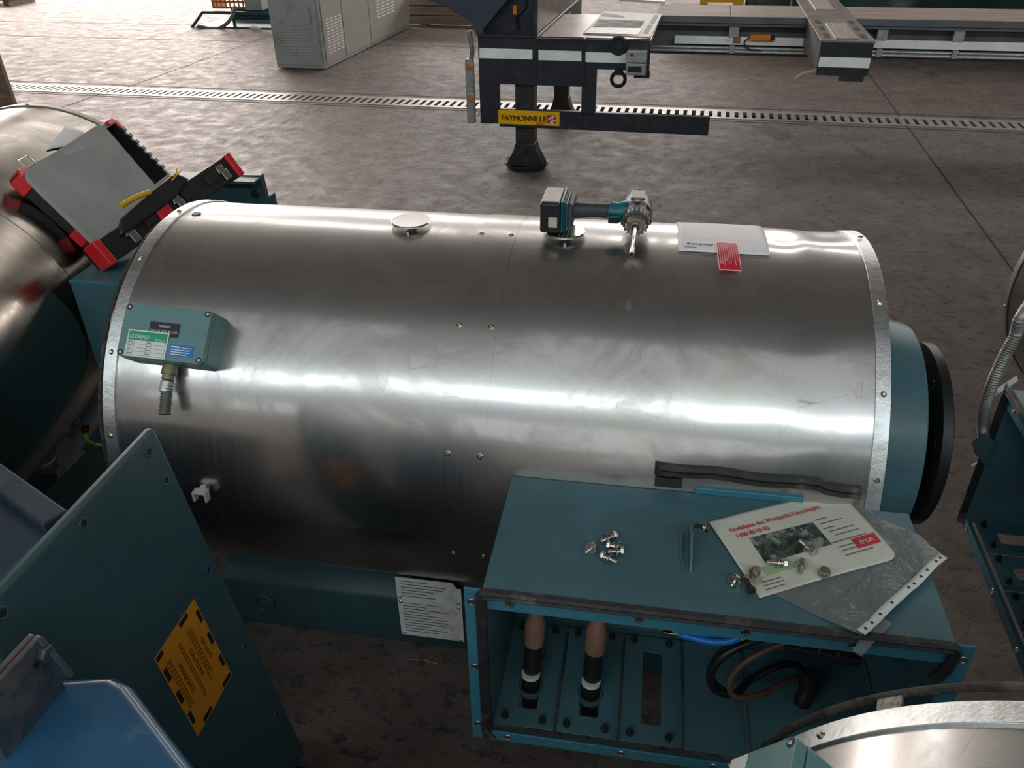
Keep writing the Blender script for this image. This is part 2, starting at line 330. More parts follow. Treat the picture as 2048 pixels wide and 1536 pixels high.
def text(s, o, x, y, size, m, parent, width=None, align='LEFT', name='lettering', off=.0006, bold=0, ext=0.0):
    c = bpy.data.curves.new(name, 'FONT'); c.body = s; c.size = size; c.align_x = align; c.materials.append(M[m]); c.offset = bold; c.extrude = ext
    tmp = bpy.data.objects.new('tmp', c); me = bpy.data.meshes.new_from_object(tmp); bpy.data.objects.remove(tmp); bpy.data.curves.remove(c)
    me.name = name; t = bpy.data.objects.new(name, me); col.objects.link(t)
    if not me.materials: me.materials.append(M[m])
    mw = fmat(o, x, y); mw.translation += mw.to_3x3() @ Vector((0, 0, off))
    if width:
        xs = [v.co.x for v in me.vertices]; mw = mw @ Matrix.Diagonal((width/max(max(xs)-min(xs), 1e-4), 1, 1, 1))
    if parent: t.parent = parent; mw = full_mat(parent).inverted() @ mw
    t.matrix_basis = mw; return t
def full_mat(o):
    m = Matrix.Translation(o.location) @ o.rotation_euler.to_matrix().to_4x4() @ Matrix.Diagonal((*o.scale, 1))
    return full_mat(o.parent) @ m if o.parent else m
def strips(b, o, x, y, w, n, dy, h, rag=.3, off=.0005):      # rows of illegible fine print as thin bars
    o, x, y = Vector(o), Vector(x).normalized(), Vector(y).normalized(); nn = x.cross(y)
    for i in range(n):
        p = o-y*(dy*i)+nn*off; L = w*(1-rag*rnd.random())
        b.face([p, p+x*L, p+x*L+y*h, p+y*h])
def bez(P, n=24):                            # Catmull-Rom through points
    P = [Vector(p) for p in P]; Q = [P[0]*2-P[1]]+P+[P[-1]*2-P[-2]]; out = []
    for i in range(1, len(Q)-2):
        for k in range(n):
            t = k/n; a, b, c, d = Q[i-1:i+3]
            out.append(.5*((2*b)+(c-a)*t+(2*a-5*b+4*c-d)*t*t+(3*b-a-3*c+d)*t**3))
    out.append(P[-1]); return out

# ================================================================ hall floor in its own grid (s along the drain, t away)
HR = -PH
def hall(name): o = empty(name, None, None, (0, 0, 0), HR); return o
ROT = Matrix.Rotation(HR, 4, 'Z')
def hb():
    b = MB(); b.T = ROT.copy(); return b
k_ = CAM.z/2.5403
def sc(t): return -1.8507+(t+1.8507)*k_          # earlier survey -> metres from the camera foot
T0, T1 = fl(920, 217)[1], fl(920, 200)[1]
b = hb(); b.box((-60, -12, -.12), (40, T0, 0)); b.box((-60, T1, -.12), (40, 32, 0)); b.box((-60, T0, -.12), (40, T1, -.10))
f = b.build('floor', 'floor', smooth=0); tag(f, kind='structure')
b = hb(); b.box((-60, T0+.002, -.099), (40, T1-.002, -.095)); tag(b.build('trim_1', 'pit', smooth=0), kind='structure')
# joints between the slabs
b = hb()
js = [fl(281, 165)[0], fl(1927, 407)[0]]
def jn(a, c, w=.012):
    b.box((a[0]-w/2 if a[0] == c[0] else a[0], a[1]-w/2 if a[1] == c[1] else a[1], .0006), (c[0]+w/2 if a[0] == c[0] else c[0], c[1]+w/2 if a[1] == c[1] else c[1], .0016))
jt = [fl(480, 83)[1], fl(360, 50)[1]]
jn((js[0], T1), (js[0], jt[1])); jn((js[1], -6), (js[1], T0)); jn((js[1], T1), (js[1], 20)); jn((js[0]-.1, -2), (js[0]-.1, T0))
for t in jt+[T1+.10, T0-.08]: jn((-40, t), (20, t), .014)
tag(b.build('trim_2', 'joint', smooth=0), kind='structure')

# drain grates: one section after another
def grate_mesh(Lg, pitch, Wt):
    b = MB(); ns = int(round(Lg/pitch)); y0, y1 = Wt*.17, Wt*.78
    b.box((0, 0, -.03), (Lg-.003, y0, .004)); b.box((0, y1, -.03), (Lg-.003, Wt, .004))
    for i in range(ns): b.box((i*pitch, y0, -.03), (i*pitch+pitch*.55, y1, .004))
    return b
pitch = fl(1473, 223)[0]-fl(1456, 222)[0]; NS = 14; Lg = pitch*NS; Wt = T1-T0-.012
g0 = None; i = 0; s = -13.2
while s < 5.2:
    if g0 is None: g0 = grate_mesh(Lg, pitch, Wt).build('drain_grate', 'grate', smooth=0); o = g0
    else: o = g0.copy(); col.objects.link(o)
    o.matrix_world = ROT @ Matrix.Translation((s, T0+.006, 0)); tag(o, 'worn steel slotted grate section set in the long floor drain', 'drain grate', 'grate sections of the floor drain')
    s += Lg

# hall shell
b = hb(); b.box((-46, 26, 0), (-34, 26.4, 9)); b.box((-34, 26, 6.6), (20, 26.4, 9)); b.box((-4, 26, 0), (26, 26.4, 2.6)); tag(b.build('wall_back', 'wall', smooth=0), kind='structure')
b = hb(); b.box((22, -12, 0), (22.4, 26, 10)); tag(b.build('wall_right', 'wall', smooth=0), kind='structure')
b = hb(); b.box((-46.4, -12, 0), (-46, 26, 10)); tag(b.build('wall_left', 'wall', smooth=0), kind='structure')
b = hb(); b.box((-46, -12.4, 0), (22, -12, 6.0)); tag(b.build('wall_front', 'wall', smooth=0), kind='structure')
b = hb(); b.box((-46, -7.4, 9.6), (22, 26, 9.8)); tag(b.build('ceiling', 'roofm', smooth=0), kind='structure')

# ================================================================ generators
XL0, XL1, XC1, XC2, XR1, XR0 = -1.2111, -1.1798, -.3977, -.3035, .4834, .5138
ZT, ZB, YF, YB = .846, .4117, -.8175, -.4855
BXL, BXR, FXL, FXR = -.2433, .5704, -.2775, .6012
def cp(x, a, R=.5): a = R_(a); return Vector((x, -R*math.sin(a), ZC+R*math.cos(a)))
def cn(a): a = R_(a); return Vector((0, -math.sin(a), math.cos(a)))
def ctan(a): a = R_(a); return Vector((0, math.cos(a), math.sin(a)))       # up along the skin
def dent(x, a, on):
    if not on: return 0
    d = 0
    g = lambda u, s: math.exp(-(u/s)**2)
    d -= .017*g(x-.43, .06)*g(a+14, 9); d -= .010*g(x-.33, .06)*g(a+6, 7); d += .004*g(x-.37, .02)*g(a+2, 8)
    d -= .0045*g(x-.36+.0022*(a-25), .05)*g(a-26, 12); d -= .003*g(x-.18, .07)*g(a-18, 9)
    if x > 0: d += .0016*noise.noise(Vector((x*9, a*.10, 3)))*min(1, x*4)
    d += .0009*noise.noise(Vector((x*5, a*.05, 1)))
    return d
def rivet(b, p, n, r=.0055):
    n = Vector(n); b.lathe(p, n*.004, [(0, r*1.25), (.25, r*1.25), (.5, r), (1, r*.6)], 14)
def ring_band(b, xa, xb, R0, R1, on, n=150, lip=True):
    prof = [(xa, R0), (xa, R1), (xb, R1), (xb, R0)]
    rr = []
    for i in range(n):
        a = -180+360*i/n; rr.append([b.v(cp(x, a, R+dent(x, a, on))) for x, R in prof])
    for i in range(n):
        A, B = rr[i], rr[(i+1) % n]
        for k in range(4): b.bm.faces.new((A[k], A[(k+1) % 4], B[(k+1) % 4], B[k]))

def generator(name, label, x0, y0, h, shell='shell', main=False, tbox=True, jbox=True, drive=True, base=True, plates=True, hoop=(.018, .484)):
    root = empty(name, label, 'generator', (x0, y0, 0), R_(h))
    P = root
    dn = main
    n, m = (150, 48) if main else (120, 12)
    for xa, xb, R in ((XL1, XC2-.004, .4985), (XC2-.001, XR1, .4992)):
        b = MB(); b.grid(lambda u, v: cp(xa+(xb-xa)*v, -180+360*u, R+dent(xa+(xb-xa)*v, -180+360*u, dn)), n, m)
        bmesh.ops.remove_doubles(b.bm, verts=b.bm.verts, dist=1e-5); b.build('cover_sheet', shell, P, smooth=60)
    b = MB(); ring_band(b, XC1, XC2, .4978, .5006, dn); b.build('cover_strap', shell, P)
    b = MB(); ring_band(b, XL0, XL1, .485, .503, False); rm = 'alu' if shell == 'shell' else 'ring_dull'; b.build('end_ring', rm, P, bevel=.0015)
    b = MB(); ring_band(b, XR1, XR0, .485, .503, dn); b.build('end_ring', rm, P, bevel=.0015)
    for a in (4.3, 38.3, 71.2, 104.5, -30):
        for x in (XC1+.010, XC2-.012):
            b = MB(); rivet(b, cp(x, a, .5006), cn(a)); b.build('screw', 'steel', P)
    for a in (24.5, 48.3, 68.2, 96, -6): b = MB(); rivet(b, cp((XR0+XR1)/2, a, .503), cn(a), .005); b.build('screw', 'steel', P)
    for a in (24.1, 52.3, 74.8, 100, 0): b = MB(); rivet(b, cp((XL0+XL1)/2, a, .503), cn(a), .005); b.build('screw', 'steel', P)
    # left end disc, rod hoop on stand-off tabs
    b = MB(); b.lathe((XL0+.01, 0, ZC), (.02, 0, 0), [(0, .02), (0, .486), (1, .486), (1, .02)], 90); b.build('end_cover', 'teal_dk', P)
    b = MB(); b.lathe((XR0-.03, 0, ZC), (.02, 0, 0), [(0, .02), (0, .486), (1, .486), (1, .02)], 90); b.build('end_cover', 'teal_dk', P)
    if hoop: b = MB(); b.torus((XL0-hoop[0], 0, ZC), (1, 0, 0), hoop[1], .0055, 110, 10); b.build('hoop_rod', 'rod', P)
    for a in (0, 42, 84, 150, -60, -120) if hoop else ():
        b = MB(); t = ctan(a); b.obox(cp(XL0-hoop[0]/2, a, hoop[1]), (hoop[0]/2+.004, 0, 0), t*.016, cn(a)*.0025); b.build('hoop_bracket', 'corr', P, bevel=.001)
    # lifting eye covers
    for px, py in ((822, 445), (1130, 465)):
        q = oncyl(px, py, .505); x, a = q.x, math.degrees(math.atan2(-q.y, q.z-ZC))
        if not main: a = 2
        e = cp(x, a, .500); b = MB(); b.lathe(e, cn(a)*.012, [(0, .012), (.55, .012), (.6, .048), (.85, .049), (1, .047)], 48); b.build('lifting_eye_cover', 'steel_br' if main else shell, P)
        b = MB(); b.cyl(cp(x+.005, a+5.6, .498), cp(x+.005, a+5.6, .504), .004, 12); b.build('screw', 'steel', P)
    if main:
        b = MB(); b.lathe(cp(-1.146, .5, .499), cn(.5)*.0015, [(0, .012), (1, .011)], 24); b.build('plug_hole', 'dark', P)
        e = cp(-.978, 88.5, .5); nn, tt = cn(88.5), ctan(88.5); b = MB(); X = Vector((1, 0, 0))
        b.obox(e+nn*.006, X*.007, tt*.010, nn*.007); b.obox(e+nn*.019+tt*.004, X*.017, tt*.003, nn*.010)
        for s_ in (-1, 1): b.obox(e+nn*.021+X*(.015*s_)-tt*.006, X*.003, tt*.013, nn*.009)
        b.build('cable_clip', 'beige', P, bevel=.0015)
    # junction box on the skin
    if jbox:
        A = 47.8 if main else 55; tw = -.029; n_, t_ = cn(A), ctan(A); X = Vector((1, 0, 0)); X, t_ = X*math.cos(tw)+t_*math.sin(tw), t_*math.cos(tw)-X*math.sin(tw)
        bx = -1.032 if main else -1.028
        c = Vector((bx, 0, ZC))+n_*.487; hw, hh = .104, .062
        def J(u, v, w_): return c+X*u+t_*v+n_*w_
        def rr(hw, hh, r, z, k=5):
            o = []
            for cx, cy, a0 in ((hw-r, hh-r, 0), (-hw+r, hh-r, 90), (-hw+r, -hh+r, 180), (hw-r, -hh+r, 270)):
                for i in range(k+1): a = R_(a0+90*i/k); o.append(J(cx+r*math.cos(a), cy+r*math.sin(a), z))
            return o
        b = MB(); b.prism(rr(hw, hh, .010, -.010), n_*.073); b.build('box_body', 'tealbox', P, bevel=.001)
        b = MB(); b.prism(rr(hw-.001, hh-.001, .010, .0645), n_*.0165); b.build('box_lid', 'tealbox', P, bevel=.0015)
        for sx in (-1, 1):
            for sy in (-1, 1):
                b = MB(); o = J(sx*(hw-.010), sy*(hh-.010), .0812); b.lathe(o-n_*.002, n_*.0025, [(0, .0065), (1, .0065)], 18); b.build('screw_recess', 'dark', P)
                b = MB(); b.lathe(o-n_*.001+X*.001, n_*.0025, [(0, .0035), (1, .003)], 12); b.build('lid_screw', 'steel', P)
        b = MB(); b.cyl(J(.0, -hh, .030), J(.0, -hh-.022, .030), .0165, 20, .0175); b.cyl(J(0, -hh-.022, .03), J(0, -hh-.034, .03), .0135, 20); b.build('cable_gland', 'gland', P, bevel=.001)
        b = MB(); seg = 13; pf = []
        for i in range(seg): pf += [(i/seg, .0105), ((i+.5)/seg, .0138)]
        b.lathe(J(0, -hh-.034, .03), (-t_+X*.12)*.078, pf+[(1, .0125)], 24); b.build('conduit_stub', 'hose', P, smooth=50)
        b = MB(); b.lathe(J(0, -hh-.038, .03), -t_*.024, [(0, .0142), (1, .0142)], 24); b.build('tape_wrap', 'tapew', P)
        if main:
            F = .0815
            b = MB(); b.prism([J(*q, F) for q in ((-.036, .024), (.036, .024), (.036, -.008), (-.036, -.008))], n_*.0006); lb = b.build('warning_label', 'dark', P, smooth=0)
            lb['label'] = 'black label with white warning text'
            text('WARNING!', J(.0, .012, F+.0006), X, t_, .0078, 'white', P, .028, 'CENTER'); text('CIRCUIT MAY BE LIVE!', J(0, .001, F+.0006), X, t_, .0072, 'white', P, .066, 'CENTER')
            tl = .05; X2 = (X-t_*.0).normalized()
            def K(u, v, w_=.0): return J(-.083+u, -.059+v, F+.0009+w_)
            b = MB(); b.prism([K(0, 0), K(.098, 0), K(.098, .060), K(0, .060)], n_*.0005); lb = b.build('approval_label', 'white', P, smooth=0); lb['label'] = 'white and green approval label'
            b = MB(); b.face([K(.003, .037, .0007), K(.095, .037, .0007), K(.095, .057, .0007), K(.003, .057, .0007)]); b.build('label_band', 'green', lb, smooth=0)
            text('GODKENDT', K(.006, .041, .0008), X, t_, .012, 'white', P, .048, bold=.00015); text('BONUS', K(.068, .0385, .0008), X, t_, .008, 'white', P, .022)
            b = MB()
            for v in (.003, .0115, .020, .0285): b.face([K(.004, v, .0007), K(.094, v, .0007), K(.094, v+.0006, .0007), K(.004, v+.0006, .0007)])
            for u in (.004, .018, .048, .060, .0935): b.face([K(u, .003, .0007), K(u+.0006, .003, .0007), K(u+.0006, .037, .0007), K(u, .037, .0007)])
            for u in (.006, .050): strips(b, K(u, .032, .0006), X, t_, .010, 4, .0085, .0018)
            b.build('label_rules', 'ink', lb, smooth=0)
            b = MB(); b.prism([J(*q, F) for q in ((.022, -.023), (.078, -.023), (.078, -.048), (.022, -.048))], n_*.0006); lb = b.build('maker_label', 'bluel', P, smooth=0); lb['label'] = 'blue maker label'
            b = MB(); strips(b, J(.025, -.030, F+.0004), X, t_, .02, 1, .005, .0035, 0); strips(b, J(.050, -.030, F+.0004), X, t_, .025, 1, .005, .0015, 0); strips(b, J(.025, -.0355, F+.0004), X, t_, .046, 3, .005, .002, .4); b.build('label_print', 'white', lb, smooth=0)
        else:
            b = MB(); b.prism([J(*q, .0815) for q in ((-.10, -.02), (.05, -.02), (.05, -.05), (-.10, -.05))], n_*.0006); b.build('approval_label', 'white', P, smooth=0)
    # drive end
    if drive:
        b = MB(); b.lathe((XR0-.02, 0, ZC), (.17, 0, 0), [(0, .01), (0, .305), (.12, .305), (.3, .303), (.82, .285), (1, .278), (1, .05)], 96, closed=False); b.build('end_bell', 'teal', P, bevel=.004)
        b = MB(); b.lathe((.655, 0, ZC), (.054, 0, 0), [(0, .12), (1, .12)], 48); b.build('shaft', 'blackm', P)
        b = MB(); b.lathe((.708, 0, ZC), (.027, 0, 0), [(0, .03), (0, .230), (.08, .234), (.92, .234), (1, .230), (1, .03)], 96); b.build('coupling_disc', 'blackm', P, bevel=.001)
        for k in range(8):
            a = R_(k*45+20); q = Vector((.7075, -.195*math.sin(a), ZC+.195*math.cos(a)))
            b = MB(); b.torus(q, (1, 0, 0), .010, .0022, 20, 6); b.lathe(q, (-.0005, 0, 0), [(0, .009), (1, .009)], 18); b.build('bolt_hole', 'blackm', P)
    # base frame
    if base:
        b = MB()
        pf = [(-.27, .0), (-.27, .170), (-.262, .182), (-.17, .245), (.17, .245), (.262, .182), (.27, .170), (.27, 0), (.20, 0), (.20, .03), (-.20, .03), (-.20, 0)]
        b.prism([(-1.17, y, z) for y, z in pf], (1.55, 0, 0)); b.build('base_frame', 'teal_dk', P, bevel=.004)
        for x in (-1.05, -.55, .25):
            b = MB(); b.prism([(x-.03, y, z) for y, z in ((-.2, .20), (-.26, .45), (-.05, .26), (.05, .26), (.26, .45), (.2, .20))], (.06, 0, 0)); b.build('saddle', 'teal_dk', P, bevel=.003)
        b = MB(); b.torus((-1.05, -.275, .10), (0, 1, 0), .03, .006, 24, 8); b.build('lifting_hole_rim', 'teal_dk', P)
    if plates:
        x1, x2 = (-.622, -.432) if main else (-1.02, -.80)
        m_ = 'plate_al' if main else 'plate_dull'
        yy, z0 = -.275, .085
        for k, (za, zb) in enumerate(((z0+.105, z0+.190), (z0-.045, z0+.103))):
            b = MB(); y1 = yy
            pts = [(x1, y1, za), (x2, y1, za), (x2, y1, zb-.02 if k == 0 else zb), (x2-.012, y1, zb-.02 if k == 0 else zb), (x2-.024, y1, zb), (x1, y1, zb)]
            b.prism(pts if k == 0 else [pts[0], pts[1], pts[2], pts[5]], (0, -.002, 0)); q = b.build('nameplate', m_, P, smooth=0)
            b = MB(); strips(b, (x1+.014, y1-.0025, zb-.014), (1, 0, 0), (0, 0, 1), x2-x1-.05, int((zb-za)/.0115)-1, .0115, .0028, .5, 0); b.build('engraving', 'ink', q, smooth=0)
            for xx in (x1+.008, x2-.010):
                for zz in ((za+.008,) if k == 0 else (za+.009, zb-.009)): b = MB(); rivet(b, (xx, y1-.002, zz), (0, -1, 0), .0042); b.build('rivet', 'steel', P)
    if tbox: terminal_box(root, main)
    return root

def terminal_box(P, main):
    t = .004
    b = MB()                                                       # open tray: top, bottom, ends, back
    b.box((BXL, YF, ZT-t), (BXR, YB, ZT)); b.box((BXL, YF, ZB), (BXL+t, YB, ZT-t-.0005)); b.box((BXR-t, YF, ZB), (BXR, YB, ZT-t-.0005))
    b.box((BXL+t, YB-t, ZB), (BXR-t, YB, ZT-t-.0005))
    b.box((BXL+t, YF, ZB), (BXR-t, YF+.02, ZB+t)); b.box((BXL+t, YB-.03, ZB), (BXR-t, YB-t, ZB+t))
    o = b.build('terminal_box_body', 'teal', P, bevel=.0025); o['label'] = 'teal enamelled terminal box body'
    b = MB()                                                       # front flange
    b.box((FXL, YF-.004, ZB-.006), (BXL-.004, YF, ZT)); b.box((BXR, YF-.004, ZB), (FXR, YF, ZT))
    b.box((BXL, YF-.002, ZT-.050), (BXR-t, YF+.001, ZT-.018)); b.box((BXL, YF-.004, ZB-.006), (BXR, YF, ZB+.022))
    b.build('front_flange', 'teal_in', P, bevel=.001)
    def nut(p, nm='flange_nut'):
        b = MB(); b.torus(p, (0, 1, 0), .0065, .0018, 20, 6); b.lathe(Vector(p)+Vector((0, -.001, 0)), (0, .001, 0), [(0, .005), (1, .005)], 16); b.build(nm, 'steel', P)
    for x in (-.192, .044, .229, .409): nut((x, YF-.003, ZT-.030)); nut((x-.01, YF-.005, ZB+.010))
    for z in (.813, .632, .454): nut((-.264, YF-.005, z)); nut((FXR-.014, YF-.005, z))
    # gasket: top strip, bend, left strip; on the right it has come away
    b = MB(); g = []
    gx = BXL-.002; gz = ZT-.006
    path = [(gx+.010, ZB+.0)]+[(gx, ZB+.02)]+[(gx, z) for z in (.5, .6, .7, .8)]+[(gx+.003, gz-.010), (gx+.012, gz-.001)]+[(x, gz) for x in (-.1, .05, .2, .35, .5)]+[(BXR-.012, gz), (BXR-.002, gz-.006), (BXR+.001, gz-.02), (BXR-.004, gz-.06), (BXR-.016, gz-.085)]
    pp = bez([(x, YF-.007+(.004 if i > len(path)-4 else 0), z) for i, (x, z) in enumerate(path)], 4)
    rings = []
    for i, p_ in enumerate(pp):
        tg = (pp[min(i+1, len(pp)-1)]-pp[max(i-1, 0)]).normalized(); nn = tg.cross(Vector((0, 1, 0))).normalized(); Y = Vector((0, 1, 0))
        rings.append([b.v(p_+nn*u+Y*v) for u, v in ((-.010, .006), (-.010, -.004), (-.005, -.008), (0, -.005), (.005, -.008), (.010, -.004), (.010, .006))])
    for A, B in zip(rings, rings[1:]):
        for k in range(7): b.bm.faces.new((A[k], A[(k+1) % 7], B[(k+1) % 7], B[k]))
    b.bm.faces.new(rings[0]); b.bm.faces.new(rings[-1][::-1])
    b.build('door_gasket', 'rubber', P, bevel=.001)
    # bottom gland plates with slots
    n = 4; x0, x1 = BXL+.004, BXR-.004; pw = .1325; zf = ZB+.012; y0, y1 = YF+.024, YB-.026
    xs = [x0+.0, x0+pw, x0+2*pw, x0+3*pw, x0+4*pw, x1]
    slots = [True, True, True, False, True]
    for k in range(5):
        a, c = xs[k]+.003, xs[k+1]-.003; b = MB(); mx_ = (a+c)/2
        if slots[k] and k != 4:
            sx, sy0, sy1 = .021, y0+.045, y1-.045
            def rrp(hx, ya, yb, r, kk=4):
                o = []
                for cx, cy, a0 in ((mx_+hx-r, yb-r, 0), (mx_-hx+r, yb-r, 90), (mx_-hx+r, ya+r, 180), (mx_+hx-r, ya+r, 270)):
                    for i in range(kk+1): an = R_(a0+90*i/kk); o.append((cx+r*math.cos(an), cy+r*math.sin(an), zf))
                return o
            b.frame(rrp((c-a)/2, y0, y1, .0005), rrp(sx, sy0, sy1, .006), (0, 0, -.003))
        else: b.box((a, y0, zf-.003), (c, y1, zf))
        b.box((c-.002, y0, zf), (c, y1, zf+.012))
        b.build('gland_plate', 'teal', P, bevel=.0008)
        if k == 3: continue
        for (u, yy) in ((a+.020, y0+.018), (c-.026, y0+.018), (a+.020, y1-.018), (c-.026, y1-.018)):
            if k == 4: continue
            b = MB(); b.cyl((u, yy, zf), (u, yy, zf+.016), .0045, 14); b.lathe((u, yy, zf), (0, 0, .007), [(0, .0085), (1, .0085)], 6); b.build('gland_bolt', 'steel_dk', P)
    b = MB(); b.box((BXL+.06, YB-.022, .640), (BXR-.2, YB-.006, .690)); b.build('busbar', 'busbar', P)
    # two cables with heat-shrink lugs
    for k in range(2 if main else 1):
        mx_ = (xs[k]+xs[k+1])/2+.0 if main else .35
        bx_, by_ = mx_+.0, YF+.13
        b = MB(); b.tube([(bx_, by_, ZB-.12), (bx_, by_, ZB-.03), (bx_, by_+.003, ZB+.02), (bx_+.002, by_+.015, ZB+.08), (bx_+.003, by_+.028, ZB+.130)], .0195, 20); b.build('power_cable', 'cable', P, smooth=60)
        b = MB(); b.torus((bx_, by_, zf-.006), (0, 0, 1), .026, .007, 32, 8); b.build('cable_grommet', 'teal_dk', P)
        b = MB(); b.lathe((bx_, by_-.0005, ZB+.045), (0, .001, .008), [(0, .0205), (1, .0205)], 24); b.build('cable_marker', 'white', P)
        q0 = Vector((bx_+.003, by_+.026, ZB+.118)); q1 = Vector((bx_+.006, by_+.050, ZB+.232))
        b = MB(); b.lathe(q0, q1-q0, [(0, .0215), (.04, .0225), (.50, .0225), (.60, .0175), (.75, .0165), (.92, .018), (1, .016)], 28); b.build('heat_shrink_sleeve', 'brown', P)
        d = (q1-q0).normalized(); b = MB(); b.obox(q1+d*.012, (.014, 0, 0), Vector((0, -.006, .002)), d*.016); b.build('cable_lug', 'steel_br', P, bevel=.003)
        b = MB(); b.torus(q1+d*.014+Vector((0, -.006, 0)), (0, -1, .2), .009, .003, 20, 8); b.build('lug_bolt', 'steel_br', P)
    if main:
        def ip(px, py, z): return onz(px, py, z)
        b = MB(); pz = .66
        b.tube(bez([ip(1345, 1262, .70), ip(1375, 1272, .70), ip(1420, 1283, .70), ip(1455, 1283, .705), ip(1480, 1274, .715)], 8), .0075, 12); b.tube(bez([ip(1360, 1262, .72), ip(1395, 1266, .72), ip(1440, 1268, .72), ip(1480, 1268, .72)], 8), .007, 12)
        o = b.build('signal_cable', 'bluecab', P); o['label'] = 'bright blue insulated wires'
        b = MB(); b.cyl(ip(1478, 1275, .715), ip(1486, 1272, .715), .008, 12); b.build('cable_end_band', 'yel', P)
        b = MB(); c0 = ip(1340, 1262, .70); b.obox(c0, (.014, 0, 0), (0, .010, 0), (0, .0, .004)); b.build('cable_lug', 'brass', P, bevel=.002)
        for k, off in enumerate((0, 8)):
            b = MB(); b.tube(bez([ip(1540, 1270, .68), ip(1480, 1285+off, .66), ip(1440, 1310+off, .63), ip(1421, 1345+off, .58), ip(1432, 1372+off, .54), ip(1470, 1388, .52), ip(1500, 1360, .50), ip(1560, 1330, .50), ip(1600, 1335, .47), ip(1605, 1380, .44)], 8), .0085, 12); b.build('cable', 'cable', P)
        b = MB(); b.tube(bez([ip(1610, 1282, .69), ip(1560, 1290, .67), ip(1500, 1318, .64), ip(1466, 1350, .60), ip(1460, 1380, .57), ip(1480, 1396, .55), ip(1530, 1385, .53), ip(1580, 1360, .50), ip(1612, 1350, .46)], 8), .0065, 12); o = b.build('cable', 'browncab', P); o['label'] = 'brown cable'
        b = MB(); b.tube(bez([ip(1620, 1345, .50), ip(1618, 1375, .46), ip(1606, 1400, .43), ip(1604, 1420, .40)], 6), .018, 16); b.build('cable_boot', 'black', P)
        b = MB(); a_ = ip(1570, 1290, .68); c_ = ip(1720, 1318, .68); b.obox((a_+c_)/2, (c_-a_)/2, (0, .014, 0), (0, 0, .010)); tb = b.build('terminal_strip', 'black', P, bevel=.002)
        for f in (.2, .45, .7): b = MB(); q = a_.lerp(c_, f); b.cyl(q+Vector((0, -.004, .010)), q+Vector((0, -.004, .018)), .005, 12); b.build('terminal_screw', 'brass', tb)
        # welded lug on the lid and slat behind it
        fx = onz(1381, 1100, ZT).x; ya, yb = onz(1381, 1146, ZT).y, onz(1385, 1060, ZT).y
        b = MB(); b.prism([(fx-.004, ya, ZT), (fx-.004, yb, ZT), (fx-.004, yb-.01, ZT+.022), (fx-.004, (ya+yb)/2+.01, ZT+.040), (fx-.004, ya+.02, ZT+.020)], (.006, 0, 0)); b.build('welded_lug', 'teal', P, bevel=.002)
        b = MB(); b.tube([(fx-.014, ya+.002, ZT+.001), (fx-.018, (ya+yb)/2, ZT+.002), (fx-.016, yb-.02, ZT+.004)], .003, 8); b.build('weld_bead', 'teal', P)
        a_, c_ = onz(1388, 986, ZT), onz(1604, 998, ZT); b = MB(); b.box((a_.x, a_.y-.004, ZT), (c_.x, a_.y+.010, ZT+.017)); b.build('stop_bar', 'teal_in', P, bevel=.003)
        a_, c_ = oncyl(1309, 950, .512), oncyl(1722, 995, .512)
        A0, A1 = (math.degrees(math.atan2(-q.y, q.z-ZC)) for q in (a_, c_)); b = MB(); xs_ = [a_.x+(c_.x-a_.x)*i/30 for i in range(31)]
        prof = ((0, 0), (.009, .002), (.010, .010), (.005, .012), (.010, .015), (.008, .024), (0, .026))
        def gp(i, k):
            x = xs_[i]; t_ = i/30; an = A0+(A1-A0)*t_+(.5 if i > 24 else 0)+.25*math.sin(i*.5)
            u, v = prof[k]; return cp(x, an, .501+u)+ctan(an)*v
        for i in range(30):
            for k in range(6): b.face([gp(i, k), gp(i+1, k), gp(i+1, k+1), gp(i, k+1)])
        bmesh.ops.remove_doubles(b.bm, verts=b.bm.verts, dist=1e-5)
        o = b.build('sealing_strip', 'rubber', P, solid=.002); o['label'] = 'black rubber sealing strip along the drum above the box'
        b = MB(); A2 = A0+1.6; b.obox(cp(a_.x+.03, A2, .508), (.028, 0, 0), ctan(A2)*.010, cn(A2)*.006); b.build('strip_clip', 'black', P, bevel=.001)

main_gen = generator('generator', 'large brushed aluminium clad generator drum lying in the centre with a cordless drill on top', 0, 0, 0, main=True)
right_gen = generator('generator', 'generator at the right edge with an open teal terminal box and grey steel drum end', 1.746, -.221, -91.36, shell='shell_dull', drive=False, jbox=False, hoop=None)
near_gen = generator('generator', 'silver generator drum in the bottom right corner, its hooped end ring towards the middle', .342, -2.424, -105, tbox=False, drive=False, base=True, plates=False, hoop=(.026, .496))

# flexible conduit, bracket and label behind the right box
def rw(p): return root_mat(right_gen).inverted() @ Vector(p)
cpts = bez([onz(1968, 880, .70), onz(1967, 850, .75), onz(1974, 800, .84), onz(1998, 735, .94), onz(2030, 672, 1.02), onz(2066, 600, 1.10), Vector((1.26, .50, 1.15)), Vector((1.36, .50, 1.05))], 28)
b = MB(); b.tube([rw(p) for p in cpts], [.0125 if i % 2 else .0145 for i in range(len(cpts))], 14); b.build('flexible_conduit', 'hose', right_gen, smooth=50)
b = MB(); a_ = onz(1950, 860, .74); b.prism([rw(p) for p in (onz(1944, 885, .70), onz(1968, 868, .74), onz(1990, 890, .70), onz(1972, 935, .62), onz(1948, 905, .64))], (0, 0, .006)); b.build('conduit_bracket', 'teal', right_gen, bevel=.001)
b = MB(); b.prism([rw(p) for p in (onz(1983, 785, .80), onz(2033, 752, .80), onz(2036, 762, .78), onz(1984, 797, .78))], (0, 0, .002)); b.build('nameplate', 'plate_al', right_gen, smooth=0)
b = MB(); q = rw(onz(1967, 925, .60)); b.cyl(q, q+Vector((0, -.02, -.02)), .009, 12); b.build('cable_gland', 'beige', right_gen)
